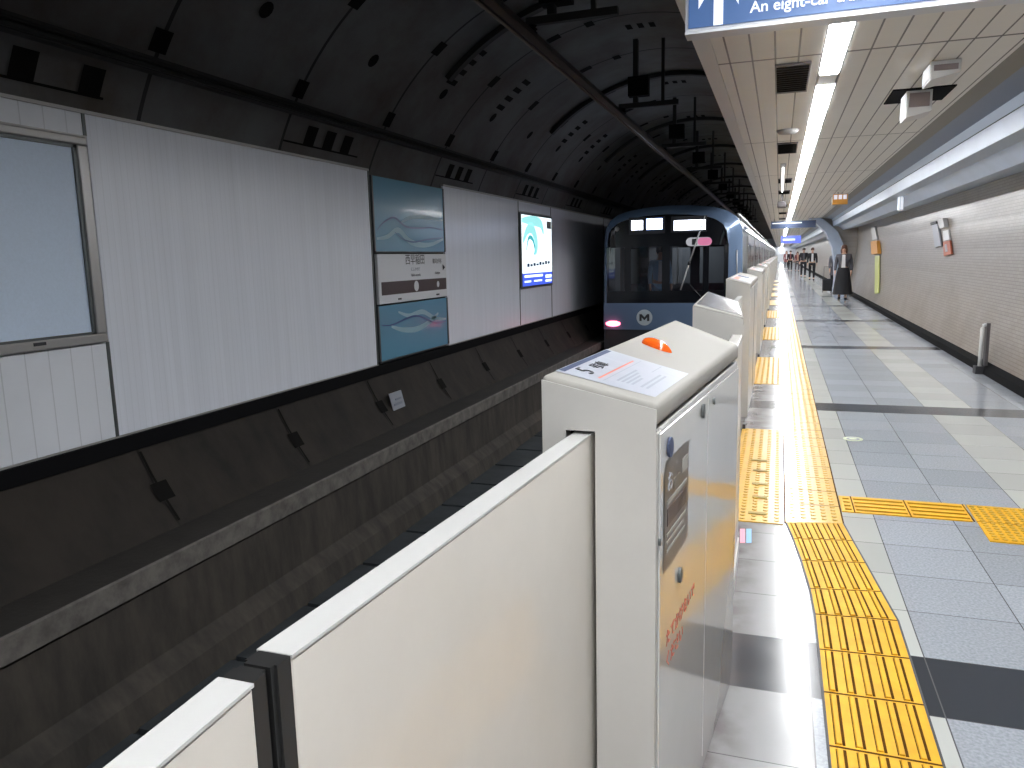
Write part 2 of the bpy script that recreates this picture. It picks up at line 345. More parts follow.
# bolt pockets, grout holes and hatched recesses cast into the lining
mb = MB()
def patch(y0, y1, a0, a1, r=VR-.012, n=3):
    vs = []
    for i in range(n+1):
        a = a0+(a1-a0)*i/n; p = vp(a=a, r=r); vs += [(p[0], y0, p[1]), (p[0], y1, p[1])]
    mb.add(vs, [(2*i, 2*i+1, 2*i+3, 2*i+2) for i in range(n)])
def ang(z, side=-1): s = math.asin((z-VC[1])/VR); return math.pi-s if side < 0 else s
for k in range(-3, 40):
    y = 4.47+1.635*k
    for z in (3.04, 3.70, 4.12): a = ang(z); patch(y-.10, y+.06, a-.028, a+.03)
    for s_ in (1.75, 1.35): patch(y-.1, y+.08, s_-.018, s_+.018)
    a = ang(3.68)
    for j in (range(4) if k % 3 != 1 else ()): patch(y+.62+.0*j, y+.86, a-.10+.055*j, a-.075+.055*j)
    for j in (range(3) if k % 2 else ()): patch(y+.35, y+.55, 1.5+.05*j, 1.525+.05*j)
    a = ang(3.42); cyc = [(.07*math.cos(t), .07*math.sin(t)) for t in [math.pi*2*q_/12 for q_ in range(12)]]
    mb.add([(vp(a=a+b_/VR, r=VR-.012)[0], y+.76+a_, vp(a=a+b_/VR, r=VR-.012)[1]) for a_, b_ in cyc], [tuple(range(12))])
    if k % 2 == 1 or k == -1:
        for j in (.3, .62, .94) if k != -1 else (.62, 1.1):
            patch(y+j, y+j+.17, ang(2.79), ang(2.63))
        patch(y, y+1.3, ang(2.63), ang(2.615))
    # lower wall pockets
for k in range(-2, 14):
    y = 4.1+1.6*k; patch(y-.05, y+.10, ang(-.12), ang(.0)); patch(y+.0, y+.02, ang(.22), ang(-.26))
mb.build('bolt_pockets', M['pocket'], vault)
mb = MB()
for k in range(0, 9):           # dark rib hoops across the crown
    y = 8.3+4.15*k; vs = []
    n = 20; a0 = ang(3.55); a1 = 1.15
    for i in range(n+1):
        a = a0+(a1-a0)*i/n; yy = y - .12*(i/n)
        for r, dy in ((VR-.01, -.05), (VR-.07, -.05), (VR-.07, .05), (VR-.01, .05)):
            p = vp(a=a, r=r); vs.append((p[0], yy+dy, p[1]))
    mb = MB().add(vs, [(4*i+j, 4*i+(j+1) % 4, 4*i+4+(j+1) % 4, 4*i+4+j) for i in range(n) for j in range(4)])
    o = mb.build('rib_hoop', M['cable']); tag(o, 'dark curved rib hoop across the tunnel crown above the track', 'tunnel rib', 'rib hoops across the tunnel crown')
    if k == 0: o['label'] = 'nearest dark curved rib hoop across the tunnel crown'; 
# cable run along the lining
t = thing('cable_tray', 'long dark cable run fixed along the vault above the white cladding', 'cable tray', (-4.13, 0, 2.87))
MB().extr([(-4.22, 2.83), (-4.10, 2.84), (-4.08, 2.93), (-4.17, 2.94)], Y0, 60, True).build('tray', M['cable'], t)
for dz, r in ((.0, .018), (.035, .013)): MB().tube([(-4.075, Y0, 2.86+dz), (-4.075, 60, 2.86+dz)], r, 6).build('cable', M['cable'], t)
# overhead conductor bar
t = thing('overhead_conductor_bar', 'long brown metal overhead power bar hanging from the vault above the track', 'conductor rail', (-2.0, 0, 3.3))
MB().extr([(-2.05, 3.30), (-2.03, 3.255), (-1.97, 3.255), (-1.95, 3.30), (-1.975, 3.37), (-2.025, 3.37)], Y0, 80, True).build('bar', M['conductor'], t)
MB().tube([(-2.0, Y0, 3.245), (-2.0, 80, 3.245)], .011, 6).build('contact_wire', M['rail'], t)
names = ['nearest dark bracket carrying the overhead power bar', 'second dark bracket along the overhead power bar', 'third dark bracket along the overhead power bar']
for k in range(12):
    y = 6.45+3.93*k
    t = thing('conductor_bracket', names[k] if k < 3 else 'small distant dark bracket carrying the overhead power bar above the train', 'bracket', (-1.8, y, 3.4), 'brackets along the power bar')
    MB().box(-2.05, -1.28, y-.03, y+.03, 3.42, 3.48).build('crossbar', M['cable'], t)
    MB().lathe((-2.0, y, 3.36), [(.0, 0), (.045, 0), (.025, .015), (.045, .03), (.025, .045), (.04, .06), (0, .062)], 10).build('insulator', M['pocket'], t)
    MB().box(-1.86, -1.80, y-.04, y+.04, 3.48, 4.26).box(-1.5, -1.46, y-.02, y+.02, 3.48, 4.24).build('hanger', M['cable'], t)
    MB().box(-1.92, -1.66, y-.07, y+.07, 3.56, 3.80).build('junction_box', M['pocket'], t)
# running rails
for x in (-2.68, -1.57):
    o = MB().extr([(x-.065, -1.19), (x+.065, -1.19), (x+.012, -1.15), (x+.012, -1.08), (x+.034, -1.07), (x+.034, -1.035), (x-.034, -1.035), (x-.034, -1.07), (x-.012, -1.08), (x-.012, -1.15)], Y0, 90, True).build('rail', M['rail'])
    tag(o, 'steel running rail on the %s side of the track bed' % ('wall' if x < -2 else 'platform'), 'rail')
mb = MB()
for k in range(40):
    y = -2+.85*k; mb.box(-3.42, -2.85, y, y+.80, -1.17, -1.12)
o = mb.build('trough_lid_row', M['bed']); tag(o, 'row of dark concrete slabs beside the far rail on the track bed', 'cable trough')

# ------------------------------------------------------------------ left cladding
WX = -4.28
def yz(px, py, x=WX): p = at(px, py, 0, x); return p.y, p.z
ZB, ZT = .365, 2.50
Yc = [yz(83, 118)[0], yz(368, 174)[0], yz(442.5, 186)[0], yz(518, 207)[0], yz(550.5, 212)[0]]
def panel(y0, y1, label, m_='cladding', z0=ZB, z1=ZT):
    t = thing('cladding_panel', label, 'wall panel', (WX, (y0+y1)/2, z0), 'white metal cladding panels on the far wall')
    MB().box(WX-.03, WX, y0+.012, y1-.012, z0, z1).build('sheet', M[m_], t, bevel=.004)
    MB().box(WX-.03, WX+.012, y0-.0, y1, z1-.0, z1+.022).build('top_trim', M['frame'], t)
    MB().box(WX-.03, WX+.012, y0, y1, z0-.02, z0).build('bottom_trim', M['frame'], t)
    MB().box(WX-.03, WX+.006, y1-.014, y1+.010, z0, z1).build('joint_strip', M['frame_dark'], t)
    return t
fz_top = yz(0, 128)[1]; fzb = yz(105, 343)[1]
panel(-3, Yc[0], 'narrow white cladding strip above the large blank framed poster', 'cladding_b', z0=2.36, z1=ZT)
panel(-3, Yc[0], 'low ribbed white cladding panel below the large blank framed poster', 'cladding_b', z1=1.02)
panel(Yc[0], Yc[1], 'widest white ribbed metal cladding panel, between blank poster and wave panels')
panel(Yc[2], Yc[3], 'white metal cladding panel between the wave panels and lit advertisement')
panel(Yc[4], 19.6, 'white metal cladding panel right of the lit advertisement, beside the train')
panel(-9, -3, 'white ribbed cladding panel nearest the camera on the far wall')
panel(19.6, 34, 'white metal cladding panel hidden mostly behind the train')
# blank framed poster
t = thing('poster_frame', 'large blank pale blue poster in a grey metal frame on far wall', 'poster frame', (WX, 2, 1.02))
fy1 = yz(92, 240)[0]; 
MB().box(WX, WX+.02, -2.9, fy1-.10, 1.10, 2.27).build('blank_poster', M['ad_blank'], t)
f = MB().box(WX-.01, WX+.05, -3, fy1, 2.29, 2.345).box(WX-.01, WX+.05, -3, fy1, 1.025, 1.085).box(WX-.01, WX+.05, fy1-.075, fy1, 1.085, 2.29)
f.build('outer_frame', M['frame'], t, bevel=.01)
MB().box(WX, WX+.035, -2.95, fy1-.075, 2.27, 2.29).box(WX, WX+.035, -2.95, fy1-.075, 1.085, 1.10).box(WX, WX+.035, fy1-.10, fy1-.075, 1.085, 2.29).build('inner_bead', M['frame_dark'], t)
MB().box(WX+.05, WX+.058, fy1-.55, fy1-.47, 1.055, 1.075).build('latch', M['ink'], t)

# wave panels and station name board
ya, yb = Yc[1]+.06, Yc[2]-.04
def ribbon(pts, wd, mtl, parent, x=WX+.014, name='wave_line'):
    vs = []
    for i, p in enumerate(pts):
        a = pts[max(i-1, 0)]; b = pts[min(i+1, len(pts)-1)]; dy, dz = b[0]-a[0], b[1]-a[1]; l = math.hypot(dy, dz) or 1
        ww = wd*(.35+.65*math.sin(math.pi*(i+.5)/len(pts)))
        vs += [(x, p[0]-dz/l*ww, p[1]+dy/l*ww), (x, p[0]+dz/l*ww, p[1]-dy/l*ww)]
    return MB().add(vs, [(2*i, 2*i+1, 2*i+3, 2*i+2) for i in range(len(pts)-1)]).build(name, mtl, parent)
def cat(ctrl, n=12):
    o = []
    for i in range(len(ctrl)-1):
        p0, p1, p2, p3 = ctrl[max(i-1, 0)], ctrl[i], ctrl[i+1], ctrl[min(i+2, len(ctrl)-1)]
        for j in range(n):
            t_ = j/n; o.append(tuple(.5*((2*p1[d])+(-p0[d]+p2[d])*t_+(2*p0[d]-5*p1[d]+4*p2[d]-p3[d])*t_**2+(-p0[d]+3*p1[d]-3*p2[d]+p3[d])*t_**3) for d in (0, 1)))
    return o+[ctrl[-1]]
def wave_panel(z0, z1, label, lines):
    t = thing('wave_panel', label, 'decorative panel', (WX, ya, z0), 'blue wave panels beside the station name board')
    MB().box(WX-.01, WX+.012, ya, yb, z0, z1).build('backing', M['wave_blue'], t, bevel=.003)
    MB().box(WX-.01, WX+.02, ya-.03, ya, z0, z1).box(WX-.01, WX+.02, yb, yb+.03, z0, z1).box(WX-.01, WX+.02, ya, yb, z0-.012, z0).build('frame', M['frame_dark'], t)
    for c, wd, m_ in lines: ribbon([(ya+(yb-ya)*u, z0+(z1-z0)*v) for u, v in cat(c)], wd, M[m_], t, WX+(.018 if m_ == 'wave_navy' else .0145))
zz = lambda py, px=405: yz(px, py)[1]
pA0, pA1 = zz(251.5), 2.46
pC0, pC1 = .39, zz(303)
wave_panel(pA0, pA1, 'upper blue panel with painted wave lines, above the station name board',
  [([(.02, .17), (.15, .2), (.3, .3), (.45, .15), (.62, .10), (.8, .12), (.98, .2)], .035, 'wave_pale'), ([(.35, .42), (.5, .5), (.7, .52), (.98, .5)], .025, 'wave_pale'),
   ([(.02, .28), (.12, .4), (.25, .47), (.4, .36), (.6, .35), (.8, .37), (.98, .34)], .011, 'wave_navy'), ([(.25, .27), (.35, .18), (.5, .14), (.7, .18), (.98, .23)], .009, 'wave_navy')])
wave_panel(pC0, pC1, 'lower blue panel with painted wave lines, below the station name board',
  [([(.15, .6), (.3, .5), (.5, .46), (.7, .55), (.85, .7)], .035, 'wave_pale'), ([(.25, .85), (.4, .75), (.6, .78), (.8, .6), (.98, .55)], .03, 'wave_pale'),
   ([(.02, .66), (.15, .63), (.35, .7), (.5, .72), (.65, .62), (.8, .5), (.98, .5)], .012, 'wave_navy')])
t = thing('station_name_board', 'white station name board with dark band between two blue wave panels', 'station sign', (WX, ya, pC1))
nz0, nz1 = pC1+.02, pA0-.03
MB().box(WX-.01, WX+.03, ya, yb, nz0, nz1).build('board', M['board_white'], t, bevel=.006)
bz0, bz1 = nz0+.10, nz0+.25
MB().box(WX+.03, WX+.034, ya+.06, yb-.03, bz0, bz1).build('line_band', M['brown'], t)
yd_ = (0, 1, 0); zd_ = (0, 0, 1)
ym = ya+(yb-ya)*.5
writing('西早稲田', .135, (WX+.033, ym, bz1+.20), yd_, zd_, M['ink'], t, 'station_name', 'CENTER')
writing('にしわせだ', .05, (WX+.033, ym, bz1+.115), yd_, zd_, M['label_grey'], t, 'kana_name', 'CENTER')
writing('Nishi-waseda', .05, (WX+.033, ym, bz1+.045), yd_, zd_, M['ink'], t, 'roman_name', 'CENTER')
writing('雑司が谷', .07, (WX+.033, yb-.30, bz1+.20), yd_, zd_, M['ink'], t, 'next_station_name', 'CENTER')
writing('Zoshigaya', .04, (WX+.033, yb-.30, bz1+.06), yd_, zd_, M['ink'], t, 'next_station_roman', 'CENTER')
MB().add([(WX+.034, yb-.13, bz1+.10), (WX+.034, yb-.05, bz1+.14), (WX+.034, yb-.13, bz1+.18)], [(0, 1, 2)]).build('arrow', M['ink'], t)
for yy, r in ((ym, .065), (yb-.30, .04)):
    MB().add([(WX+.036, yy+r*math.cos(a_), (bz0+bz1)/2+r*math.sin(a_)) for a_ in [i*math.pi/10 for i in range(20)]], [tuple(range(20))]).build('station_mark', M['board_white'], t)
for yy in (ya+.45, yb-.35): MB().box(WX+.03, WX+.036, yy, yy+.08, nz0+.03, nz0+.05).build('lock', M['ink'], t)
# lit advertisement column
y3, y4 = Yc[3]+.02, Yc[4]-.03
t = thing('illuminated_advertisement', 'bright backlit advertisement with mint shapes and blue footer on far wall', 'advertisement', (WX, y3, 1))
az0, az1 = yz(534, 285)[1], yz(534, 216.5)[1]; ah = az1-az0; aw = y4-y3
MB().box(WX-.01, WX+.03, y3, y4, az0-.04, az1+.04).build('frame', M['frame_dark'], t, bevel=.005)
MB().box(WX+.03, WX+.036, y3+.06, y4-.05, az0+.18*ah, az1).build('light_face', M['ad_white'], t)
MB().box(WX+.03, WX+.036, y3+.06, y4-.05, az0, az0+.18*ah).build('footer', M['ad_blue'], t)
AP = lambda u, v: (y3+.06+(aw-.11)*u, az0+ah*v)
for c, wd, m_ in (([(.02, .62), (.15, .78), (.3, .82), (.42, .7), (.45, .55), (.4, .45)], .10, 'ad_mint'), ([(.0, .92), (.3, .93), (.6, .9), (.7, .75)], .09, 'ad_mint'), ([(.12, .5), (.2, .68), (.33, .66), (.4, .52), (.36, .44)], .04, 'ad_teal')):
    ribbon([AP(u, v) for u, v in cat(c)], wd, M[m_], t, WX+.039, 'graphic')
for i in range(8):
    h = [.05, .035, .045, .03, .05, .035, .05, .04][i]; u0 = .14+.1*i; z_ = .27+.005*i
    p, q_ = AP(u0, z_), AP(u0+.07, z_+h); MB().box(WX+.037, WX+.04, p[0], q_[0], p[1], q_[1]).build('glyph', M['ad_navy'], t)
p, q_ = AP(.82, .84), AP(.98, .95); MB().box(WX+.037, WX+.04, p[0], q_[0], p[1], q_[1]).build('emblem', M['grey_plastic'], t)
for u0, u1, v0, v1 in ((.05, .65, .12, .155), (.05, .25, .05, .075), (.35, .62, .05, .075), (.75, .97, .09, .14), (.75, .97, .03, .065)):
    p, q_ = AP(u0, v0), AP(u1, v1); MB().box(WX+.037, WX+.04, p[0], q_[0], p[1], q_[1]).build('footer_text', M['ad_white'], t)
panel(Yc[3], Yc[4], 'short white cladding panel below the lit advertisement', z1=az0-.05)
panel(Yc[3], Yc[4], 'thin white cladding piece above the lit advertisement', z0=az1+.06)
# small sign on lower tunnel wall
p = [at(389, 394, 0, -4.06), at(401, 390, 0, -4.06), at(406, 408, 0, -4.04), at(394, 412, 0, -4.04)]
t = thing('trackside_marker', 'small white number plate on the dark tunnel wall below the wave panels', 'sign', p[3])
MB().hexa([v+Vector((-.006, 0, 0)) for v in (p[3], p[2], p[1], p[0])]+[p[3], p[2], p[1], p[0]]).build('plate', M['label_white'], t)
MB().box(p[0].x+.012, p[0].x+.02, p[0].y+.12, p[0].y+.25, -.03, -.01).box(p[0].x+.012, p[0].x+.02, p[0].y+.08, p[0].y+.27, -.09, -.065).build('mark', M['label_grey'], t)

# ------------------------------------------------------------------ ceiling fittings
def light_unit(y0, y1, label, group=None):
    t = thing('ceiling_light', label, 'ceiling light', (.30, (y0+y1)/2, 2.83), group)
    MB().box(.234, .370, y0, y1, 2.812, 2.829).build('housing', M['housing'], t)
    MB().box(.240, .364, y0+.01, y1-.01, 2.796, 2.811).build('diffuser', M['tubelight'], t)
light_unit(2.25, 6.39, 'nearest white linear ceiling light, ending at the gap under the blue sign')
light_unit(6.82, 10.9, 'white linear ceiling light just beyond the gap in the ceiling row')
y = 10.92
while y < 148:
    light_unit(y, y+4.1, 'white linear ceiling light in the unbroken far run of the ceiling row', 'far ceiling lights over the platform'); y += 4.12
for y in (-10.11, -5.99, -1.87): light_unit(y, y+4.1, 'white linear ceiling light behind the camera', 'near ceiling lights behind the camera')
o = MB().box(.24, .364, 6.40, 6.81, 2.803, 2.829).build('light_gap_cover', M['housing']); tag(o, 'pale blank cover in the gap between the two nearest ceiling lights', 'cover plate')
vent_labels = ['nearest dark square ceiling vent left of the lights', 'second dark ceiling vent left of the lights, beyond the nearest']
for k, (y, ln) in enumerate(((5.9, 1.0), (9.95, 1.0), (14.6, .8), (17.3, .9), (22.2, 1.0), (26.3, 1.0), (30.5, 1.0), (38.7, 1))):
    t = thing('ceiling_vent', vent_labels[k] if k < 2 else 'dark ceiling vent in the far row left of the lights', 'vent', (.05, y, 2.80), 'ceiling vents left of the lights')
    MB().box(-.072, .168, y, y+ln, 2.785, 2.80).build('frame', M['vent'], t, bevel=.003)
    mb = MB()
    for j in range(12): mb.box(-.06, .156, y+.05+j*(ln-.1)/12, y+.05+(j+.35)*(ln-.1)/12, 2.778, 2.786)
    mb.build('slats', M['pocket'], t)
t = thing('smoke_detector', 'small round grey detector on the ceiling between the nearest vents', 'detector', (.04, 9.0, 2.80))
MB().lathe((.04, 9.0, 2.80), [(0, -.04), (.09, -.035), (.12, 0), (0, 0)], 16).build('body', M['grey_plastic'], t)
t = thing('hanging_tube_light', 'thin white tube light left of the main ceiling row, beyond the vents', 'ceiling light', (.02, 14, 2.80))
MB().box(-.03, .05, 12.2, 17.0, 2.76, 2.80).build('batten', M['grey_plastic'], t); MB().tube([(.01, 12.3, 2.745), (.01, 16.9, 2.745)], .016, 8).build('tube', emit('thin_tube', (1, 1, 1), 2.5), t)
t = thing('platform_camera', 'small dark camera under the ceiling at the end of the thin tube light', 'camera', (.02, 18, 2.8))
MB().box(.0, .04, 18, 18.04, 2.6, 2.8).build('stem', M['vent'], t); MB().box(-.08, .10, 17.7, 18.1, 2.48, 2.6).build('body', M['vent'], t, bevel=.02)
# two projecting boxes on the right of the ceiling
def proj_box(pc, label, hatch, up=0):
    X, Yp = pc
    t = thing('ceiling_projector_box', label, 'ceiling fitting', (X, Yp, 2.80), 'white boxes projecting from the ceiling at right')
    if hatch: MB().box(X-.20, X+.26, Yp-.20, Yp+.42, 2.79, 2.80).build('hatch_opening', M['dark'], t)
    MB().hexa([(X-.09, Yp-.14, 2.58+up), (X+.10, Yp-.14, 2.62+up), (X+.10, Yp+.18, 2.62+up), (X-.09, Yp+.18, 2.58+up), (X-.09, Yp-.14, 2.80), (X+.10, Yp-.14, 2.80), (X+.10, Yp+.18, 2.80), (X-.09, Yp+.18, 2.80)]).build('case', M['housing'], t, bevel=.006)
    MB().box(X-.07, X+.08, Yp-.15, Yp-.139, 2.66+up*.8, 2.77).build('grille', mat('grille', (.22, .18, .18), .6), t)
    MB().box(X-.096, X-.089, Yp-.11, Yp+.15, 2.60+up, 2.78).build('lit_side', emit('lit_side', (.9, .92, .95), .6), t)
b1 = at(918, 100, 2, 2.72); b2 = at(944, 70, 2, 2.74)
proj_box((b1.x, b1.y+.1), 'white box hanging from the black square opening in the ceiling', True)
proj_box((b2.x, b2.y+.1), 'white box under the ceiling without black opening, nearer the blue sign', False, .09)
# big blue hanging sign
SY = 3.5
P = lambda px, py: at(px, py, 1, SY)
c0 = P(685, 35); zb = c0.z
t = thing('hanging_direction_sign', 'large blue direction sign with white arrow hanging above the platform', 'hanging sign', (c0.x, SY, 2.8))
MB().box(c0.x, 1.35, SY, SY+.09, zb+.01, 2.80).build('case', M['sign_edge'], t, bevel=.004)
MB().box(c0.x+.014, 1.34, SY-.006, SY-.001, zb+.022, 2.79).build('blue_face', M['sign_blue'], t)
MB().box(c0.x, 1.35, SY-.008, SY+.09, zb-.002, zb+.0085).build('bottom_rail', M['sign_edge'], t)
a0, a1 = P(713.5, 26), P(723, 26)
xm = (a0.x+a1.x)/2; hw = (a1.x-a0.x)/2; zt_ = a0.z+.20
MB().box(xm-hw, xm+hw, SY-.010, SY-.006, a0.z, zt_).poly([(xm-.001, SY-.010, zt_+.06), (xm-hw*4.2, SY-.010, zt_-.085), (xm-hw*4.2, SY-.010, zt_-.13), (xm, SY-.010, zt_-.0), (xm+hw*4.2, SY-.010, zt_-.13), (xm+hw*4.2, SY-.010, zt_-.085)]).build('arrow', M['sign_white'], t)
tx = P(750, 13.5)
writing('An eight-car train stops here.', .062, (tx.x, SY-.010, tx.z), (1, 0, 0), (0, 0, 1), M['sign_white'], t, 'sign_text', bold=.0007)
# orange exit sign, small blue signs far along
def hang_sign(name, label, px0, py0, px1, py1, yv, mt, extra=None):
    a, b = at(px0, py0, 1, yv), at(px1, py1, 1, yv)
    t = thing(name, label, 'hanging sign', ((a.x+b.x)/2, yv, 2.8))
    MB().box(a.x, b.x, yv, yv+.12, b.z, a.z).build('case', M['grey_plastic'], t)
    MB().box(a.x+.01, b.x-.01, yv-.01, yv-.001, b.z+.01, a.z-.01).build('face', M[mt], t)
    MB().box(a.x+.1, a.x+.13, yv+.04, yv+.07, a.z, 2.80).box(b.x-.13, b.x-.1, yv+.04, yv+.07, a.z, 2.80).build('hanger', M['frame'], t)
    return t, a, b
t, a, b = hang_sign('exit_sign', 'small orange and white lit sign under the ceiling at right', 832.5, 194, 848, 204.5, 18.5, 'orange_sign')
for i in range(3):
    wq = (b.x-a.x)/3.4; MB().box(a.x+.03+i*wq, a.x+.03+(i+.75)*wq, 18.485, 18.489, (a.z+b.z)/2-.0, a.z-.025).build('pictogram', M['exit_pic'], t)
t, a, b = hang_sign('wide_blue_sign', 'wide dark blue hanging sign far along the platform beneath the lights', 771, 221.5, 816, 227.5, 31, 'sign_navy')
MB().box(a.x+.05, b.x-.5, 30.98, 30.989, a.z-.10, a.z-.06).build('text_line', M['sign_white'], t)
t, a, b = hang_sign('bright_blue_sign', 'bright blue lit sign hanging below and beyond the wide blue sign', 781, 236, 801, 243, 44, 'sign_blue_far')
MB().box(a.x+.1, b.x-.3, 43.98, 43.989, (a.z+b.z)/2-.05, (a.z+b.z)/2+.04).build('text_line', M['sign_white'], t)

# ------------------------------------------------------------------ right wall items
def wall_x(z):
    for (x0, z0), (x1, z1) in zip(wp, wp[1:]):
        if z0 <= z <= z1: return x0+(x1-x0)*(z-z0)/(z1-z0)
    return 2.75
def wall_at(px, py):
    p = at(px, py, 0, 2.7)
    for _ in range(6): p = at(px, py, 0, wall_x(p.z)-.01)
    return p
def wall_quad(name, mt, parent, c, th=.03, lift=0):
    a, b, c_, d = [wall_at(*q_) for q_ in c]    # tl tr br bl
    n = Vector((-1, 0, 0)); L_ = [p+n*lift for p in (d, c_, b, a)]; return MB().hexa([p for p in L_]+[p+n*th for p in L_]).build(name, mt, parent, bevel=.004)
t = thing('emergency_notice', 'narrow white notice with dark top on the tiled wall, left of red box', 'notice', wall_at(938, 248))
wall_quad('plate', M['label_white'], t, ((933.5, 225), (939, 223.5), (942.5, 246), (936.5, 247.5)))
wall_quad('dark_cap', M['ink'], t, ((933, 222.5), (939, 221), (939, 223.5), (933.5, 225)), .05)
t = thing('emergency_call_box', 'white call box over a red square plate on the tiled wall', 'call box', wall_at(948, 256))
wall_quad('white_box', M['housing'], t, ((941.5, 219.5), (947, 218), (949, 227), (943.5, 228.5)), .07)
wall_quad('red_plate', M['sign_red'], t, ((944.5, 242), (951.5, 240.5), (953, 254), (945.5, 256)), .03)
wall_quad('pictogram', M['label_white'], t, ((947, 244.5), (949, 244), (950, 251.5), (948, 252)), .01, .03)
wall_quad('upper_plate', M['board_white'], t, ((944, 231), (949.5, 230), (951, 239.5), (944.5, 241)), .02)
t = thing('orange_wall_box', 'orange box with lime green strip beneath on the tiled wall by the pair of walkers', 'wall sign', wall_at(877, 292))
wall_quad('orange_case', M['orange_sign'], t, ((874, 241.5), (880, 240.5), (881.5, 253.5), (875, 254.5)), .10)
wall_quad('lime_strip', M['lime'], t, ((876, 256), (880, 255.5), (879.5, 293), (875.8, 294)), .03)
wall_quad('white_plate', M['housing'], t, ((872, 227), (876, 226), (878.5, 239), (874, 240)), .04)
t['label'] = 'orange box with lime green strip beneath it on the right tiled wall'
t = thing('wall_pipe', 'short white vertical pipe rising from the foot of the right tiled wall', 'pipe', wall_at(979, 366))
a = at(979, 366, 0, 2.34); zt2 = at(983.5, 324, 0, 2.40).z; t.location = (2.34, a.y, 0)
MB().tube([(2.345, a.y, .0), (2.345, a.y, .3), (2.345, a.y, zt2-.03), (2.355, a.y, zt2), (2.39, a.y, zt2+.01)], .022, 8).build('pipe', M['housing'], t)
MB().box(2.29, 2.38, a.y-.07, a.y+.07, 0, .09).build('foot', M['ink'], t)
MB().box(2.385, 2.42, a.y-.05, a.y+.05, 0, zt2+.03).build('backing_strip', M['vent'], t)
p = at(901, 203, 0, 2.05)
t = thing('small_white_plate', 'small bright white plate on the metal cove above the right wall', 'lamp', p)
MB().box(p.x-.03, p.x+.03, p.y-.12, p.y+.14, p.z-.14, p.z+.14).build('case', M['housing'], t); MB().box(p.x-.04, p.x-.031, p.y-.1, p.y+.12, p.z-.12, p.z+.12).box(p.x-.02, p.x+.02, p.y-.128, p.y-.121, p.z-.12, p.z+.12).build('face', M['sign_white'], t)  # pale case with a face material that glows by itself
# curved silver pier standing out of the wall
AY = 31.5
pr = [at(px, py, 1, AY) for px, py in ((838, 262), (835.5, 250), (832, 238), (827, 226), (819, 217), (816, 217), (824.5, 230), (828.5, 242), (831, 254), (833, 268), (833.5, 283))]
xo = 2.72; prof = [(xo, 0)]+[(v.x, v.z) for v in ()]
inn = [(1.98, 0), (2.0, .5), (1.98, 1.1), (1.86, 1.7), (1.62, 2.25), (1.25, 2.62), (1.0, 2.80)]
mb = MB(); vs = []
for x, z in inn: vs += [(x, AY, z), (x+.42, AY, z), (x+.42, AY+1.0, z), (x, AY+1.0, z)]
mb.add(vs, [(4*i+j, 4*i+(j+1) % 4, 4*i+4+(j+1) % 4, 4*i+4+j) for i in range(len(inn)-1) for j in range(4)])
pier = struct('trim_20', mb, M['cove_light'])
vs = []
for x, z in inn: vs += [(x+.38, AY+.2, z), (2.9, AY+.2, z), (2.9, AY+1.0, z), (x+.38, AY+1.0, z)]
struct('trim_21', MB().add(vs, [(4*i+j, 4*i+(j+1) % 4, 4*i+4+(j+1) % 4, 4*i+4+j) for i in range(len(inn)-1) for j in range(4)]), M['wall_tile'])
# ------------------------------------------------------------------ tactile paving
def dotted(x0, x1, y0, y1, pitch=.06, parent=None, nmax_y=99):
    mb = MB(); nx = round((x1-x0)/pitch); ny = round((y1-y0)/pitch)
    for i in range(nx):
        for j in range(ny):
            cx_, cy_ = x0+(i+.5)*(x1-x0)/nx, y0+(j+.5)*(y1-y0)/ny
            vs = [(cx_+r*math.cos(a_), cy_+r*math.sin(a_), z) for z, r in ((.006, .016), (.011, .011)) for a_ in [k*math.pi/3 for k in range(6)]]
            mb.add(vs, [(k, (k+1) % 6, 6+(k+1) % 6, 6+k) for k in range(6)]+[tuple(range(6, 12))])
    return mb
def base(pts, name, mt, parent, z=.006):
    n = len(pts); return MB().add([(x, y, .0005) for x, y in pts]+[(x, y, z) for x, y in pts], [tuple(range(n-1, -1, -1)), tuple(range(n, 2*n))]+[(i, (i+1) % n, n+(i+1) % n, n+i) for i in range(n)]).build(name, M[mt], parent)
def stripT(name, label, cat_, loc): return thing(name, label, cat_, loc)
# long warning strip
t = stripT('warning_strip', 'long yellow dotted tactile strip running along the platform to the distance', 'tactile paving', (.23, 4.4, 0))
L0, L1 = .078, .378
base([(L0, 4.40), (L1, 4.46), (L1, 120), (L0, 120)], 'strip', 'yellow_gloss', t)
dotted(L0+.01, L1-.01, 4.47, 22, .058).build('dots', M['yellow_worn'], t)['kind'] = 'stuff'
mb = MB()
for y in [4.76+.3*k for k in range(150)]: mb.box(L0, L1, y-.003, y+.003, .006, .0068)
mb.box(L0-.008, L0, 4.4, 60, .0, .0065).box(L1, L1+.008, 4.46, 60, 0, .0065); mb.build('joint_lines', M['yellow_dark'], t)
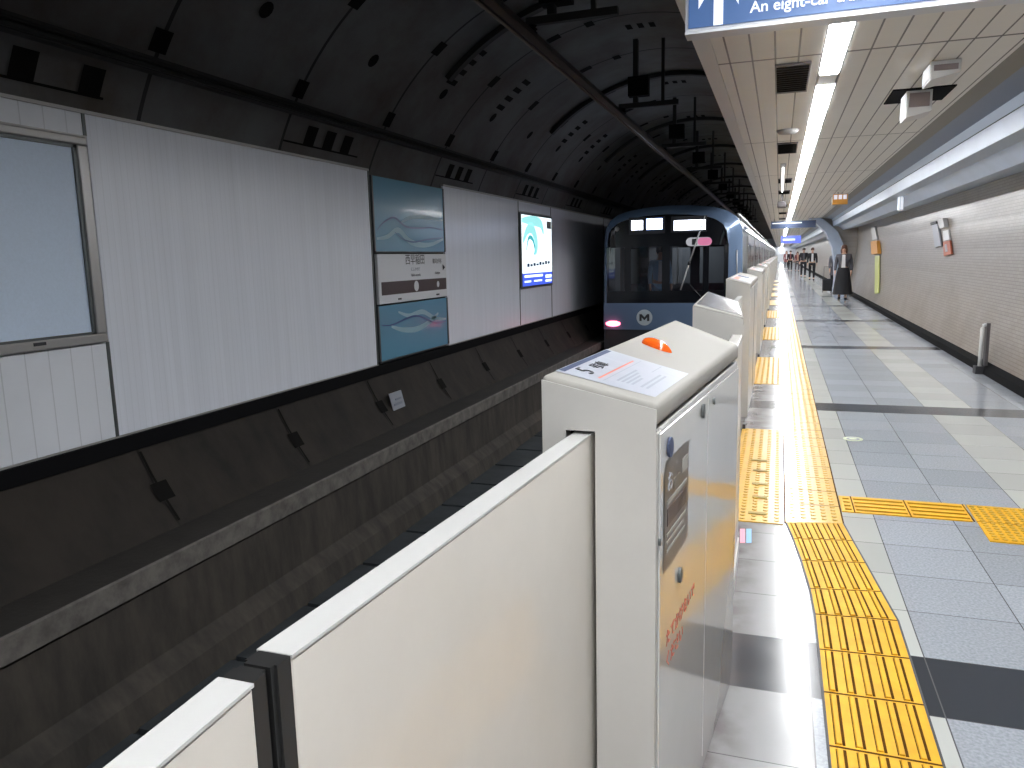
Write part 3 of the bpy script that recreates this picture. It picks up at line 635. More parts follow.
# bent guide strip near camera : rows of blocks
rows = [(.085, 4.39, .378, 4.46), (.118, 4.14, .405, 4.19), (.150, 3.84, .437, 3.89), (.178, 3.51, .470, 3.56), (.188, 3.25, .500, 3.28), (.190, 2.945, .500, 2.965), (.190, 2.64, .498, 2.65), (.190, 2.33, .497, 2.325), (.190, 2.02, .497, 2.01), (.19, 1.71, .497, 1.70), (.19, 1.4, .497, 1.39)]
t = stripT('guide_strip', 'bent yellow tactile guide strip with raised bars, nearest the camera', 'tactile paving', (.3, 3, 0))
pl = [(r[0], r[1]) for r in rows]; prr = [(r[2], r[3]) for r in rows]
base(pl+prr[::-1], 'strip', 'yellow', t)
mb = MB(); md = MB(); mj = MB()
for (a0x, a0y, b0x, b0y), (a1x, a1y, b1x, b1y) in zip(rows, rows[1:]):
    for k in range(5):
        for (f0, f1, mm, z) in ((.035+.19*k+.03, .035+.19*k+.085, mb, .0115), (.035+.19*k+.088, .035+.19*k+.116, md, .0075), (.035+.19*k+.018, .035+.19*k+.028, md, .0068)):
            P0 = lambda f_, e: (a0x+(b0x-a0x)*f_+(a1x-a0x)*e, a0y+(b0y-a0y)*f_+(a1y-a0y)*e); P1 = lambda f_, e: (a0x+(b0x-a0x)*f_+((a1x+(b1x-a1x)*f_)-(a0x+(b0x-a0x)*f_))*e, a0y+(b0y-a0y)*f_+((a1y+(b1y-a1y)*f_)-(a0y+(b0y-a0y)*f_))*e)
            c = [P1(f0, .96), P1(f1, .96), P1(f1, .04), P1(f0, .04)]
            mm.hexa([(x, y, .004) for x, y in c]+[(x, y, z) for x, y in c])
    mj.hexa([(x, y, z) for z in (.004, .0067) for x, y in ((a1x, a1y-.004), (b1x, b1y-.004), (b1x, b1y+.004), (a1x, a1y+.004))])
mb.build('raised_bars', M['yellow'], t, bevel=.002, seg=1); md.build('bar_grooves', M['yellow_dark'], t); mj.build('joint_lines', M['yellow_dark'], t)  # narrow dark strips run along both sides of each raised bar
mb = MB()
for side in (pl, prr):
    s_ = -.008 if side is pl else .008
    for p_, q_ in zip(side, side[1:]): mb.hexa([(x, y, z) for z in (.001, .0062) for x, y in ((p_[0]+min(s_, 0), p_[1]), (p_[0]+max(s_, 0), p_[1]), (q_[0]+max(s_, 0), q_[1]), (q_[0]+min(s_, 0), q_[1]))])
mb.build('edge_seal', M['ink'], t)
# branch to the right
t = stripT('branch_guide_strip', 'short yellow guide strip branching right from the long warning strip', 'tactile paving', (.75, 4.85, 0))
by0, by1 = 4.68, 4.99
base([(.39, by0), (1.06, by0), (1.08, by1), (.39, by1)], 'strip', 'yellow', t)
mb = MB(); md = MB()
for i in range(3):
    x0 = .40+[0, .06, .36][i]; x1 = .40+[.055, .35, .665][i]
    for k in range(4): yy = by0+.04+.07*k; mb.box(x0+.01, x1-.01, yy, yy+.025, .004, .0115); md.box(x0+.01, x1-.01, yy-.006, yy-.001, .004, .0068)
    md.box(x1, x1+.007, by0, by1, .004, .0068)
mb.build('raised_bars', M['yellow'], t); md.build('grooves', M['yellow_dark'], t)
t = stripT('junction_pad', 'yellow dotted tactile pad at the right frame edge ending the branch strip', 'tactile paving', (1.4, 4.7, 0))
base([(1.075, 4.37), (1.68, 4.37), (1.68, 4.99), (1.09, 4.99)], 'pad', 'yellow', t)
dotted(1.09, 1.67, 4.385, 4.975, .042).build('dots', M['yellow_worn'], t)['kind'] = 'stuff'
MB().box(1.08, 1.68, 4.678, 4.683, .006, .0068).box(1.378, 1.383, 4.37, 4.99, .006, .0068).build('joint_lines', M['yellow_dark'], t)
# boarding pads in front of the doors
for k in range(9):
    y0, y1 = 4.36+4.935*k, 6.81+4.935*k; x0 = -.262
    t = thing('boarding_pad', ['nearest yellow dotted boarding pad beside the platform gates', 'second yellow boarding pad along the platform gates', 'third yellow boarding pad along the platform gates'][k] if k < 3 else 'distant small yellow boarding pad beside the platform gates', 'tactile paving', (-.1, y0, 0), 'boarding pads along the gates')
    base([(x0, y0), (.066, y0), (.066, y1), (x0, y1)], 'pad', 'yellow_gloss', t)
    if k < 4: dotted(x0+.01, .06, y0+.01, y1-.01, .058).build('dots', M['yellow_worn'], t)['kind'] = 'stuff'
    if k == 0:
        for px0, px1, py in ((751, 767, 461), (753, 767, 471.5), (752, 768, 484.7), (752, 767, 498), (748, 766, 514)):
            a, b = at(px0, py, 2, 0), at(px1, py, 2, 0); MB().box(a.x, b.x, a.y-.02, a.y+.02, .0095, .0122).build('scuff_mark', mat('scuff', (.34, .25, .05), .6), t)
t = thing('floor_stickers', 'pink and blue square stickers on the floor at the gate foot', 'sticker', at(742, 536, 2, 0))
for px0, px1, m_ in ((740, 745, (.75, .25, .35)), (746.3, 751.5, (.15, .42, .75))):
    a, b, c, d = [at(x, y, 2, 0) for x, y in ((px0, 529), (px1, 529), (px1, 543), (px0, 543))]
    MB().hexa([(v.x, v.y, z) for z in (.0003, .0015) for v in (d, c, b, a)]).build('sticker', mat('sticker', m_, .4), t)
p = at(853, 439, 2, 0)
t = thing('round_floor_sticker', 'small round pale green sticker on the grey tiles right of the yellow strip', 'sticker', p)
MB().lathe((p.x, p.y, .0), [(.0, .002), (.075, .002), (.075, .0002)], 24).build('disc', mat('disc', (.5, .56, .38), .4), t)
MB().lathe((p.x, p.y, .0), [(.03, .0026), (.05, .0026), (.05, .002)], 24).build('ring', M['label_grey'], t)

# ------------------------------------------------------------------ platform gates
def lerp(a, b, f): return a+(b-a)*f
def gate_box(nR, nL, fR, fL, label, group=None, detail=False, seam=.055, slot=True):
    # each corner = (x, y, z_top)
    t = thing('gate_door_housing', label, 'platform gate', (nR[0], nR[1], 0), group)
    sR, sL = seam, seam
    v = lambda c, z: (c[0], c[1], z)
    if slot:   # front plate with a slot for the leaf, dark pocket behind
        y0 = nR[1]; d = .04; yf = y0-.006
        def fr(c, f, dd): return (c[0]+(f[0]-c[0])*dd, c[1]+(f[1]-c[1])*dd, c[2])
        q0 = d/(fR[1]-nR[1]); nR2, nL2 = fr(nR, fR, q0), fr(nL, fL, q0)
        MB().hexa([v(nL2, .0), v(nR2, .0), v(fR, 0), v(fL, 0), v(nL2, nL[2]-sL), v(nR2, nR[2]-sR), v(fR, fR[2]-sR), v(fL, fL[2]-sL)]).build('cabinet', M['steel_side'], t, bevel=.004)
        wdt = nR[0]-nL[0]; s0, s1 = nL[0]+wdt*.215, nL[0]+wdt*.475; zs = 1.137
        mb = MB()
        mb.hexa([(nL[0], yf, 0), (s0, yf, 0), (s0, y0+d-.001, 0), (nL2[0], y0+d-.001, 0), (nL[0], yf, zs), (s0, yf, zs), (s0, y0+d-.001, zs), (nL2[0], y0+d-.001, zs)])
        mb.hexa([(s1, yf, 0), (nR[0], yf, 0), (nR2[0], y0+d-.001, 0), (s1, y0+d-.001, 0), (s1, yf, zs), (nR[0], yf, zs), (nR2[0], y0+d-.001, zs), (s1, y0+d-.001, zs)])
        mb.build('front_plate', M['white_paint'], t)
        zl = lambda x: nL[2]+(nR[2]-nL[2])*(x-nL[0])/wdt - .010
        MB().hexa([(nL[0], yf, zs), (nR[0], yf, zs), (nR[0], y0-.003, zs), (nL[0], y0-.003, zs), (nL[0], yf, zl(nL[0])), (nR[0], yf, zl(nR[0])), (nR[0], y0-.003, zl(nR[0])), (nL[0], y0-.003, zl(nL[0]))]).build('front_plate', M['white_paint'], t)
        MB().hexa([(nL[0]+.002, y0, zs), (nR[0]-.002, y0, zs), (nR2[0]-.002, y0+d-.001, zs), (nL2[0]+.002, y0+d-.001, zs), (nL[0]+.002, y0, nL[2]-sL), (nR[0]-.002, y0, nR[2]-sR), (nR2[0]-.002, y0+d-.001, nR[2]-sR), (nL2[0]+.002, y0+d-.001, nL[2]-sL)]).build('inner_bracket', M['white_paint'], t)
        MB().box(s0+.001, s1-.001, y0+d-.008, y0+d-.0015, .02, zs-.001).build('slot', M['dark'], t)
    else:
        MB().hexa([v(nL, .0), v(nR, .0), v(fR, 0), v(fL, 0), v(nL, nL[2]-sL), v(nR, nR[2]-sR), v(fR, fR[2]-sR), v(fL, fL[2]-sL)]).build('cabinet', M['white_paint'], t, bevel=.004)
        yy = nR[1]-.003; MB().hexa([(nL[0], yy-.003, .02), (nR[0], yy-.003, .02), (nR[0], yy, .02), (nL[0], yy, .02), (nL[0], yy-.003, nL[2]-.01), (nR[0], yy-.003, nR[2]-.01), (nR[0], yy, nR[2]-.01), (nL[0], yy, nL[2]-.01)]).build('front_plate', M['white_paint'], t)
    g = .006; dx = .002
    K = 8; top = []; C4 = [Vector(c) for c in (nL, nR, fR, fL)]
    C4 = [C4[0]+Vector((-dx, -dx, 0)), C4[1]+Vector((dx, -dx, 0)), C4[2]+Vector((dx, dx, 0)), C4[3]+Vector((-dx, dx, 0))]
    B4 = [c-Vector((0, 0, seam-g)) for c in C4]
    bil = lambda Q, a_, b_: Q[0].lerp(Q[1], a_).lerp(Q[3].lerp(Q[2], a_), b_)
    vs = [bil(C4, i/K, j/K) for j in range(K+1) for i in range(K+1)]; W_ = K+1
    fs = [(j*W_+i, j*W_+i+1, (j+1)*W_+i+1, (j+1)*W_+i) for j in range(K) for i in range(K)]
    rim = [i for i in range(W_)]+[j*W_+K for j in range(1, W_)]+[K*W_+i for i in range(K-1, -1, -1)]+[j*W_ for j in range(K-1, 0, -1)]
    nb = len(vs); vs += [vs[i]-Vector((0, 0, seam-g)) for i in rim]; nr_ = len(rim)
    fs += [(rim[q_], rim[(q_+1) % nr_], nb+(q_+1) % nr_, nb+q_) for q_ in range(nr_)]+[tuple(range(nb, nb+nr_))]
    MB().add(vs, fs, True).build('lid', M['lid_paint'], t, bevel=.012, seg=3)
    return t
NR, NL, FR, FL = (-.230, 1.56, 1.199), (-.476, 1.56, 1.255), (-.120, 2.60, 1.209), (-.325, 2.60, 1.292)
t = gate_box(NR, NL, FR, FL, 'nearest white gate housing with orange lamp and label on its sloping top', detail=True)
H1 = t
# side hatch panels, on the right face
dF = Vector((FR[0]-NR[0], FR[1]-NR[1], 0)); lenF = dF.length; dFn = dF.normalized(); nF = Vector((dFn.y, -dFn.x, 0))
def face_pt(u, z, off=.0): p = Vector((NR[0], NR[1], z))+dFn*u+nF*off; return p
def face_px(px, py, off=0):
    d = _f*FPX + _r*(px-512) + _u*(384-py); P0 = Vector((NR[0], NR[1], 0))+nF*off
    tt = (P0-CAM).dot(nF)/d.dot(nF); p = CAM+d*tt; return (p-P0).dot(dFn), p.z
def fquad(name, mt, parent, u0, u1, z0, z1, o0, o1, bevel=0, cut=0):
    a = [face_pt(u, z, o) for o in (o0, o1) for u, z in ((u0, z0), (u1, z0), (u1, z1), (u0, z1))]
    return MB().hexa([a[0], a[1], a[5], a[4], a[3], a[2], a[6], a[7]]).build(name, mt, parent, bevel=bevel)
us = face_px(704.5, 500)[0]
h1 = fquad('hatch', M['steel_side'], t, .012, us-.003, .06, 1.135, .0005, .006, .002)
h2 = fquad('hatch', M['steel_side'], t, us+.003, lenF-.008, .06, 1.135, .0005, .006, .002)
def knob(px, py, r, parent, name, mt='frame_dark', sz=1.6):
    u, z = face_px(px, py, .007); c = face_pt(u, z, .007); n = 14
    vs = [c+dFn*(r*math.cos(a_))+Vector((0, 0, r*sz*math.sin(a_))) for a_ in [2*math.pi*i/n for i in range(n)]]
    vs2 = [v+nF*.006 for v in vs]
    return MB().add(vs+vs2, [tuple(range(n)), tuple(range(n, 2*n))]+[(i, (i+1) % n, n+(i+1) % n, n+i) for i in range(n)]).build(name, M[mt], parent)
knob(669, 447, .020, h1, 'latch', 'label_blue', 1.1); knob(702.5, 411, .012, h2, 'keyhole'); knob(713, 401, .006, h2, 'screw'); knob(679, 575, .012, h1, 'keyhole'); knob(658.5, 542, .005, h1, 'screw')
# poster
u0, zt0 = face_px(664.5, 468, .007); u1, zt1 = face_px(688.5, 437, .007); zb0 = face_px(664.5, 576, .007)[1]; zb1 = face_px(688, 532, .007)[1]
pz1, pz0 = (zt1+zt0)/2, (zb0+zb1)/2
po = [(u0, pz0), (u1, pz0), (u1, pz1), (u0+.02, pz1), (u0, pz1-.03)]
poster = MB().add([face_pt(u, z, .0065) for u, z in po]+[face_pt(u, z, .008) for u, z in po], [(0, 1, 2, 3, 4), (5, 6, 7, 8, 9)]).build('poster', M['poster'], h1)
pw = u1-u0; phh = pz1-pz0
def pq(a0_, a1_, b0_, b1_, m_, nm='print'): return fquad(nm, M[m_], h1, u0+pw*a0_, u0+pw*a1_, pz0+phh*b0_, pz0+phh*b1_, .008, .0088)
pq(.08, .92, .60, .64, 'poster_text'); pq(.08, .9, .30, .33, 'poster_text'); pq(.08, .8, .23, .26, 'poster_text'); pq(.08, .85, .15, .18, 'poster_text'); pq(.1, .9, .40, .56, 'brown')
pq(.55, .8, .42, .53, 'cove_brown'); pq(.35, .6, .68, .78, 'cove_brown'); pq(.7, .95, .74, .88, 'poster_text')
writing('お', .05, face_pt(u0+pw*.1, pz0+phh*.72, .0085), dFn, (0, 0, 1), M['label_white'], h1, 'lettering')
# red warning lettering
ua, za = face_px(668, 655, .007); ub, zb_ = face_px(690, 592, .007)
writing('たてかけないで', .044, face_pt(ua-.02, (za+zb_)/2, .0068), dFn, (0, 0, 1), M['red_ink'], h1, 'red_lettering')
writing('ください', .044, face_pt(ua-.02, (za+zb_)/2-.055, .0068), dFn, (0, 0, 1), M['red_ink'], h1, 'red_lettering')
# front screws
for py in (448, 566, 679):
    p = at(599, py, 1, 1.558); MB().ball((p.x, 1.559, p.z), (.0045, .003, .0045), 8, 6).build('screw', M['frame_dark'], t)
# lid label, in lid coordinates
def lidp(s, u, off=.0012):      # s 0..1 across from right to left, u 0..1 near to far
    a = [lerp(NR[i], NL[i], s) for i in range(3)]; b = [lerp(FR[i], FL[i], s) for i in range(3)]
    return Vector([lerp(a[i], b[i], u) for i in range(3)])+Vector((0, 0, off))
def lidq(nm, mt, s0, s1, v0, v1, off=.0015, parent=None, sk=0):
    n = 4; vs = []
    for i in range(n+1):
        for s in (s0, s1): vs.append(lidp(s, lerp(v0, v1, i/n)+sk*s, off))
    return MB().add(vs, [(2*i, 2*i+1, 2*i+3, 2*i+2) for i in range(n)]).build(nm, mt, parent or t)
def lid_px(px, py):
    best = None
    d = _f*FPX + _r*(px-512) + _u*(384-py); P0, e1, e2 = Vector(NR), Vector(NL)-Vector(NR), Vector(FR)-Vector(NR)
    s, u = .5, .2
    for _ in range(30):
        p = lidp(s, u, 0); q_ = CAM + d*((p.z-CAM.z)/d.z)
        nx, ny = lidp(0, u, 0), lidp(1, u, 0); u = (q_.y-1.56)/1.04; s = (q_.x-nx.x)/(ny.x-nx.x)
    return s, u
lb = [lid_px(*q_) for q_ in ((562, 367), (601, 351), (673, 377), (652, 397))]
u_n = .05; u_f = .36
lab = lidq('label', M['label_white'], .07, .97, u_n, u_f)
lidq('label_bar', M['label_blue'], .90, .96, u_n+.01, u_f-.01, .0022, lab)
lidq('label_line', M['label_red'], .605, .625, u_n+.03, u_f-.04, .0022, lab)
lidq('label_rule', M['label_grey'], .555, .562, u_n+.02, u_f-.02, .0022, lab)
for i in range(4): lidq('label_print', M['label_grey'], .46-.045*i, .485-.045*i, u_n+.05, u_f-.12-.02*i, .0022, lab)
for i in range(2): lidq('label_print', M['label_grey'], .24-.05*i, .265-.05*i, u_n+.05, u_f-.10, .0022, lab)
lidq('label_arrow', M['label_grey'], .34, .35, u_f-.10, u_f-.015, .0022, lab)
o1 = lidp(.80, u_n+.07, .0035); xdir = lidp(.80, .6)-lidp(.80, .1); ydir = lidp(.9, .1)-lidp(.7, .1)
xdir.normalize(); zn = xdir.cross(ydir.normalized()); ydir = zn.cross(xdir)
writing('5', .062, lidp(.70, u_n+.04, .0035), xdir, ydir, M['ink'], lab)
writing('号車', .036, lidp(.72, u_n+.10, .0035), xdir, ydir, M['ink'], lab)
# orange lamp on lid
s_, u_ = lid_px(656, 349); pc = lidp(s_, u_, 0)
e1 = lid_px(641.5, 342); e2 = lid_px(672, 353); p1, p2 = lidp(*e1, 0), lidp(*e2, 0)
ln = (p2-p1).length/2; ax = (p2-p1).normalized(); by_ = Vector((0, 0, 1)).cross(ax); cc = (p1+p2)/2
vs = []; nu, nv = 20, 6
for j in range(nv+1):
    th = math.pi/2*j/nv
    for i in range(nu):
        a_ = 2*math.pi*i/nu; vs.append(cc+ax*(ln*math.cos(th)*math.cos(a_))+by_*(.020*math.cos(th)*math.sin(a_))+Vector((0, 0, .026*math.sin(th)-.002)))
MB().add(vs, [(j*nu+i, j*nu+(i+1) % nu, (j+1)*nu+(i+1) % nu, (j+1)*nu+i) for j in range(nv) for i in range(nu)], True).build('indicator_lamp', M['orange'], t)
# near sliding leaves
def leaf(name_label, y0, y1, xa, xb, th, z1, dark_end, group=None, plain=False):
    # right side runs from (xa,y0) to (xb,y1)
    t = thing('sliding_gate_leaf', name_label, 'platform gate leaf', (xa, y0, .03), group)
    MB().hexa([(xa-th, y0, .03), (xa, y0, .03), (xb, y1, .03), (xb-th, y1, .03), (xa-th, y0, z1-.004), (xa, y0, z1-.004), (xb, y1, z1-.004), (xb-th, y1, z1-.004)]).build('panel', M['leaf'], t, bevel=.003)
    e = .0015
    MB().hexa([(xa-th-e, y0, z1-.0035), (xa+e, y0, z1-.0035), (xb+e, y1, z1-.0035), (xb-th-e, y1, z1-.0035), (xa-th-e, y0, z1), (xa+e, y0, z1), (xb+e, y1, z1), (xb-th-e, y1, z1)]).build('top_edge', M['leaf_edge'], t)
    sl = (xb-xa)/(y1-y0)
    if dark_end:
        s = -1 if dark_end == 'near' else 1; ye = y0 if s < 0 else y1; xe = xa if s < 0 else xb
        for (d0, d1, inset) in ((0, .019, .0008), (.019, .0245, .004)):
            ya_, yb_ = sorted((ye+s*d0, ye+s*d1)); xq = lambda yy: xe+(yy-ye)*sl
            MB().hexa([(xq(ya_)-th+inset, ya_, .03), (xq(ya_)-inset, ya_, .03), (xq(yb_)-inset, yb_, .03), (xq(yb_)-th+inset, yb_, .03), (xq(ya_)-th+inset, ya_, z1-.001), (xq(ya_)-inset, ya_, z1-.001), (xq(yb_)-inset, yb_, z1-.001), (xq(yb_)-th+inset, yb_, z1-.001)]).build('rubber_edge', M['rubber'], t)
    return t
leaf('white sliding gate leaf entering the nearest housing, black rubber at its near end', .575, 1.592, -.433, -.368, .038, 1.130, 'near')
leaf('white sliding gate leaf at the bottom left frame edge, black rubber at far end', -.55, .522, -.405, -.4365, .036, 1.130, 'far')
gate_box((-.30, -1.65, 1.2), (-.55, -1.65, 1.255), (-.30, -.57, 1.2), (-.55, -.57, 1.255), 'white gate housing behind the camera', slot=False)
# low fixed screen and second housing with brushed top
t = thing('fixed_gate_screen', 'low white fixed screen between the nearest and second gate housings', 'platform screen', (-.17, 2.7, 0))
MB().hexa([(-.20, 2.605, 0), (-.150, 2.605, 0), (-.160, 3.88, 0), (-.21, 3.88, 0), (-.20, 2.605, 1.115), (-.150, 2.605, 1.115), (-.160, 3.88, 1.115), (-.21, 3.88, 1.115)]).build('panel', M['white_paint'], t, bevel=.004)
MB().hexa([(-.22, 2.605, 0), (-.142, 2.605, 0), (-.152, 3.88, 0), (-.22, 3.88, 0), (-.22, 2.605, .08), (-.142, 2.605, .08), (-.152, 3.88, .08), (-.22, 3.88, .08)]).build('kickplate', M['white_paint'], t)
t = gate_box((-.158, 3.9, 1.200), (-.400, 3.9, 1.262), (-.225, 5.02, 1.205), (-.43, 5.02, 1.275), 'second gate housing with a brushed steel plate on its sloping top', slot=False)
c8 = [(-.17, 3.95, 1.2045), (-.385, 3.95, 1.2595), (-.415, 4.97, 1.2725), (-.235, 4.97, 1.2095)]
MB().hexa([(x, y, z-.002) for x, y, z in c8]+[(x, y, z+.003) for x, y, z in c8]).build('steel_plate', mat('brushed', (.6, .6, .62), .2, metal=.8), t)
# further housings
far0 = gate_box((-.24, 7.3, 1.238), (-.455, 7.3, 1.29), (-.24, 9.8, 1.238), (-.455, 9.8, 1.29), 'third gate housing, with a red and white label on its top', group='far gate housings', slot=False)
lb = [(-.255, 7.5), (-.43, 7.5), (-.43, 8.8), (-.255, 8.8)]
zl = lambda x: 1.238+(-.24-x)/.215*.052
lt = MB().hexa([(x, y, zl(x)+.001) for x, y in lb]+[(x, y, zl(x)+.003) for x, y in lb]).build('label', M['label_white'], far0)
for x0, x1, y0, y1, m_ in ((-.41, -.36, 7.6, 8.2, 'label_red'), (-.33, -.28, 7.6, 8.4, 'label_grey'), (-.41, -.3, 8.4, 8.7, 'label_blue')):
    MB().hexa([(x, y, zl(x)+.003) for x, y in ((x0, y0), (x1, y0), (x1, y1), (x0, y1))]+[(x, y, zl(x)+.0045) for x, y in ((x0, y0), (x1, y0), (x1, y1), (x0, y1))]).build('label_print', M[m_], lt)
MB().box(-.241, -.237, 8.57, 8.58, .03, 1.17).build('seam', M['frame_dark'], far0)
for k in range(1, 22):
    c = copy_tree(far0); c.location = (far0.location.x, far0.location.y+4.935*k, 0)
    c['label'] = {1: 'fourth gate housing along the platform edge, just beyond the third'}.get(k, 'distant white gate housing in the receding row along the platform edge')
lA = leaf('white sliding gate leaf right behind the second housing', 5.03, 5.62, -.31, -.31, .035, 1.13, 'far')
lB = leaf('white sliding gate leaf in front of the third housing', 5.67, 7.29, -.31, -.31, .035, 1.13, 'near')
lC = leaf('white sliding gate leaf leaving the third housing', 9.81, 10.98, -.31, -.31, .035, 1.13, 'far', 'far gate leaves')
lD = leaf('white sliding gate leaf entering the fourth housing', 11.04, 12.22, -.31, -.31, .035, 1.13, 'near', 'far gate leaves')
for l_ in (lC, lD):
    for k in range(1, 21):
        c = copy_tree(l_); c.location = (l_.location.x, l_.location.y+4.935*k, l_.location.z); c['label'] = 'distant white sliding gate leaf in the receding row of gates'
for k in range(5):      # small dark feet at the ends of the openings
    y = 6.84+4.96*k-(.0 if k else .0); t_ = MB().box(-.262, -.238, y-.05, y+.03, 0, .045).build('gate_stop', M['ink'])
    tag(t_, ['nearest small black stop on the floor at the gate foot', 'second small black stop on the floor at the gate foot', 'third small black stop on the floor at the gate foot'][k] if k < 3 else 'distant small black stop at the foot of the gates', 'door stop', 'black stops at the gate foot')
# ------------------------------------------------------------------ train
TX0, TX1, TYF = -3.50, -.70, 16.0; TXC = (TX0+TX1)/2
def front_y(x, z): return TYF + .022*(x-TXC)**2 + .008*max(z-.2, 0)
def T(px, py, off=0):
    y = TYF
    for _ in range(6): p = at(px, py, 1, y); y = front_y(p.x, p.z)-off
    return p
t = thing('metro_train', 'light blue fronted metro train with red tail lamp standing beside the gates', 'train', (TXC, TYF, -1.03))
# cross-section (half), mirrored: roof round, sides slightly tapered
half = [(0, 2.52), (.45, 2.50), (.85, 2.45), (1.10, 2.37), (1.27, 2.25), (1.35, 2.10), (1.38, 1.9), (1.40, 1.0), (1.40, -.72)]
sec = [(TXC-x, z) for x, z in half[::-1]]+[(TXC+x, z) for x, z in half[1:]]
LEN = 19.4
mb = MB(); vs = []; n = len(sec)
for yy in (0, 1):
    for x, z in sec: vs.append((x, (front_y(x, z)+.5) if yy == 0 else TYF+LEN, z))
mb.add(vs, [(i, i+1, n+i+1, n+i) for i in range(n-1)]); mb.f.append(tuple(range(n, 2*n))); mb.sm.append(False)
mb.build('car_body', M['train_steel'], t)
# front cap ring (light blue surround) between outline and black mask
def outl(s, zlow):  # shrink outline
    return [(TXC+(x-TXC)*s, zlow if i in (0, n-1) else (z if z < 1.0 else 1.0+(z-1.0)*(1-(1-s)*1.6))) for i, (x, z) in enumerate(sec)]
o1, o2 = sec, outl(.93, .62)
mask_low = T(672, 303).z
mxl, mxr, mzt = T(606.5, 260).x, T(728.5, 260).x, T(672, 214).z
fx = lambda x: mxl+(x-TX0)/(TX1-TX0)*(mxr-mxl)
fz = lambda z: z if z < 1.2 else 1.2+(z-1.2)*(mzt-1.2)/(2.52-1.2)
o2 = [(fx(x), mask_low if i in (0, n-1) else fz(z)) for i, (x, z) in enumerate(sec)]
vs = [(x, front_y(x, z)+.03, z) for x, z in o1]+[(x, front_y(x, z), z) for x, z in o2]+[(x, front_y(x, z)+.5, z) for x, z in o1]
fs = [(i, i+1, n+i+1, n+i) for i in range(n-1)]+[(i, i+1, 2*n+i+1, 2*n+i) for i in range(n-1)]
cap = MB().add(vs, fs, True)
# apron below the mask
zs = [mask_low, .3, .15, T(672, 330).z]; xs_ = [TX0+(TX1-TX0)*i/10 for i in range(11)]
av = [(x if 0 < i < 10 else x, front_y(x, z)+.0, z) for z in zs for i, x in enumerate(xs_)]
cap.add(av, [(j*11+i, j*11+i+1, (j+1)*11+i+1, (j+1)*11+i) for j in range(3) for i in range(10)], True)
cap.build('front_surround', M['train_blue'], t)
av = [(x, front_y(x, 0)+.02, z) for z in (T(672, 330).z, -.72) for x in xs_]
MB().add(av, [(i, i+1, 11+i+1, 11+i) for i in range(10)], True).build('skirt', M['train_dark'], t)
# black mask with window openings : grid of cells in x, z
xb = [mxl+.001, T(609, 260).x, T(624.5, 260).x, T(631, 260).x, T(662, 260).x, T(670, 260).x, T(703, 260).x, T(709, 260).x, T(724, 260).x, mxr-.001]
xb = sorted(xb)
zw0, zw1 = T(640, 291).z, T(640, 247).z
topz = lambda x: max([z for z in (2.2,)]+[0]) 
def mask_top(x):
    for (x0, z0), (x1, z1) in zip(o2, o2[1:]):
        if x0 <= x <= x1 and x1 > x0: return z0+(z1-z0)*(x-x0)/(x1-x0)
    return 1.9
mk = MB(); gl = MB()
def fsheet(m_, x0, x1, z0, z1, off=0, nx=4, top=False):
    vs = []
    for j in range(nx+1):
        x = x0+(x1-x0)*j/nx; zt = mask_top(x) if top else z1
        vs += [(x, front_y(x, z0)-off, z0), (x, front_y(x, zt)-off, zt)]
    m_.add(vs, [(2*j, 2*j+2, 2*j+3, 2*j+1) for j in range(nx)], True)
fsheet(mk, xb[0], xb[-1], mask_low, zw0, 0, 12); fsheet(mk, xb[0], xb[-1], zw1, 0, 0, 24, True)
for i in range(9):
    fsheet(gl if i in (1, 3, 5, 7) else mk, xb[i], xb[i+1], zw0, zw1)
mk.build('front_mask', M['black_gloss'], t)
gl.build('cab_window', M['cab_glass'], t)
# cab interior: bulkhead with windows and soft saloon light behind
cab = MB().box(TX0+.1, TX1-.1, TYF+1.35, TYF+1.40, -.2, zw0+.1).box(TX0+.1, TX1-.1, TYF+1.35, TYF+1.40, zw1-.02, 2.3)
wn = [(-3.3, -2.95), (-2.75, -2.40), (-2.25, -1.85), (-1.65, -1.1)]
prev = TX0+.1
for a_, b_ in wn: cab.box(prev, a_, TYF+1.35, TYF+1.40, zw0+.1, zw1-.02); prev = b_
cab.box(prev, TX1-.1, TYF+1.35, TYF+1.40, zw0+.1, zw1-.02)
cab.build('cab_bulkhead', mat('bulkhead', (.10, .11, .12), .6), t)
MB().box(TX0+.1, TX1-.1, TYF+.5, TYF+19, -.05, 0.0).build('saloon_floor', M['train_dark'], t)
MB().box(-3.2, -1.0, TYF+3.5, TYF+3.6, -.0, 2.2).build('saloon_end', mat('saloon', (.25, .25, .26), .6), t)
MB().box(-2.5, -1.7, TYF+1.8, TYF+3.2, 2.26, 2.28).build('saloon_lamp', emit('saloon_lamp', (.9, .95, 1), 6.0), t)
for x in (-2.93, -2.2, -1.75): MB().tube([(x, TYF+2.0, 0), (x, TYF+2.0, 2.2)], .025, 6).build('grab_pole', M['frame'], t)
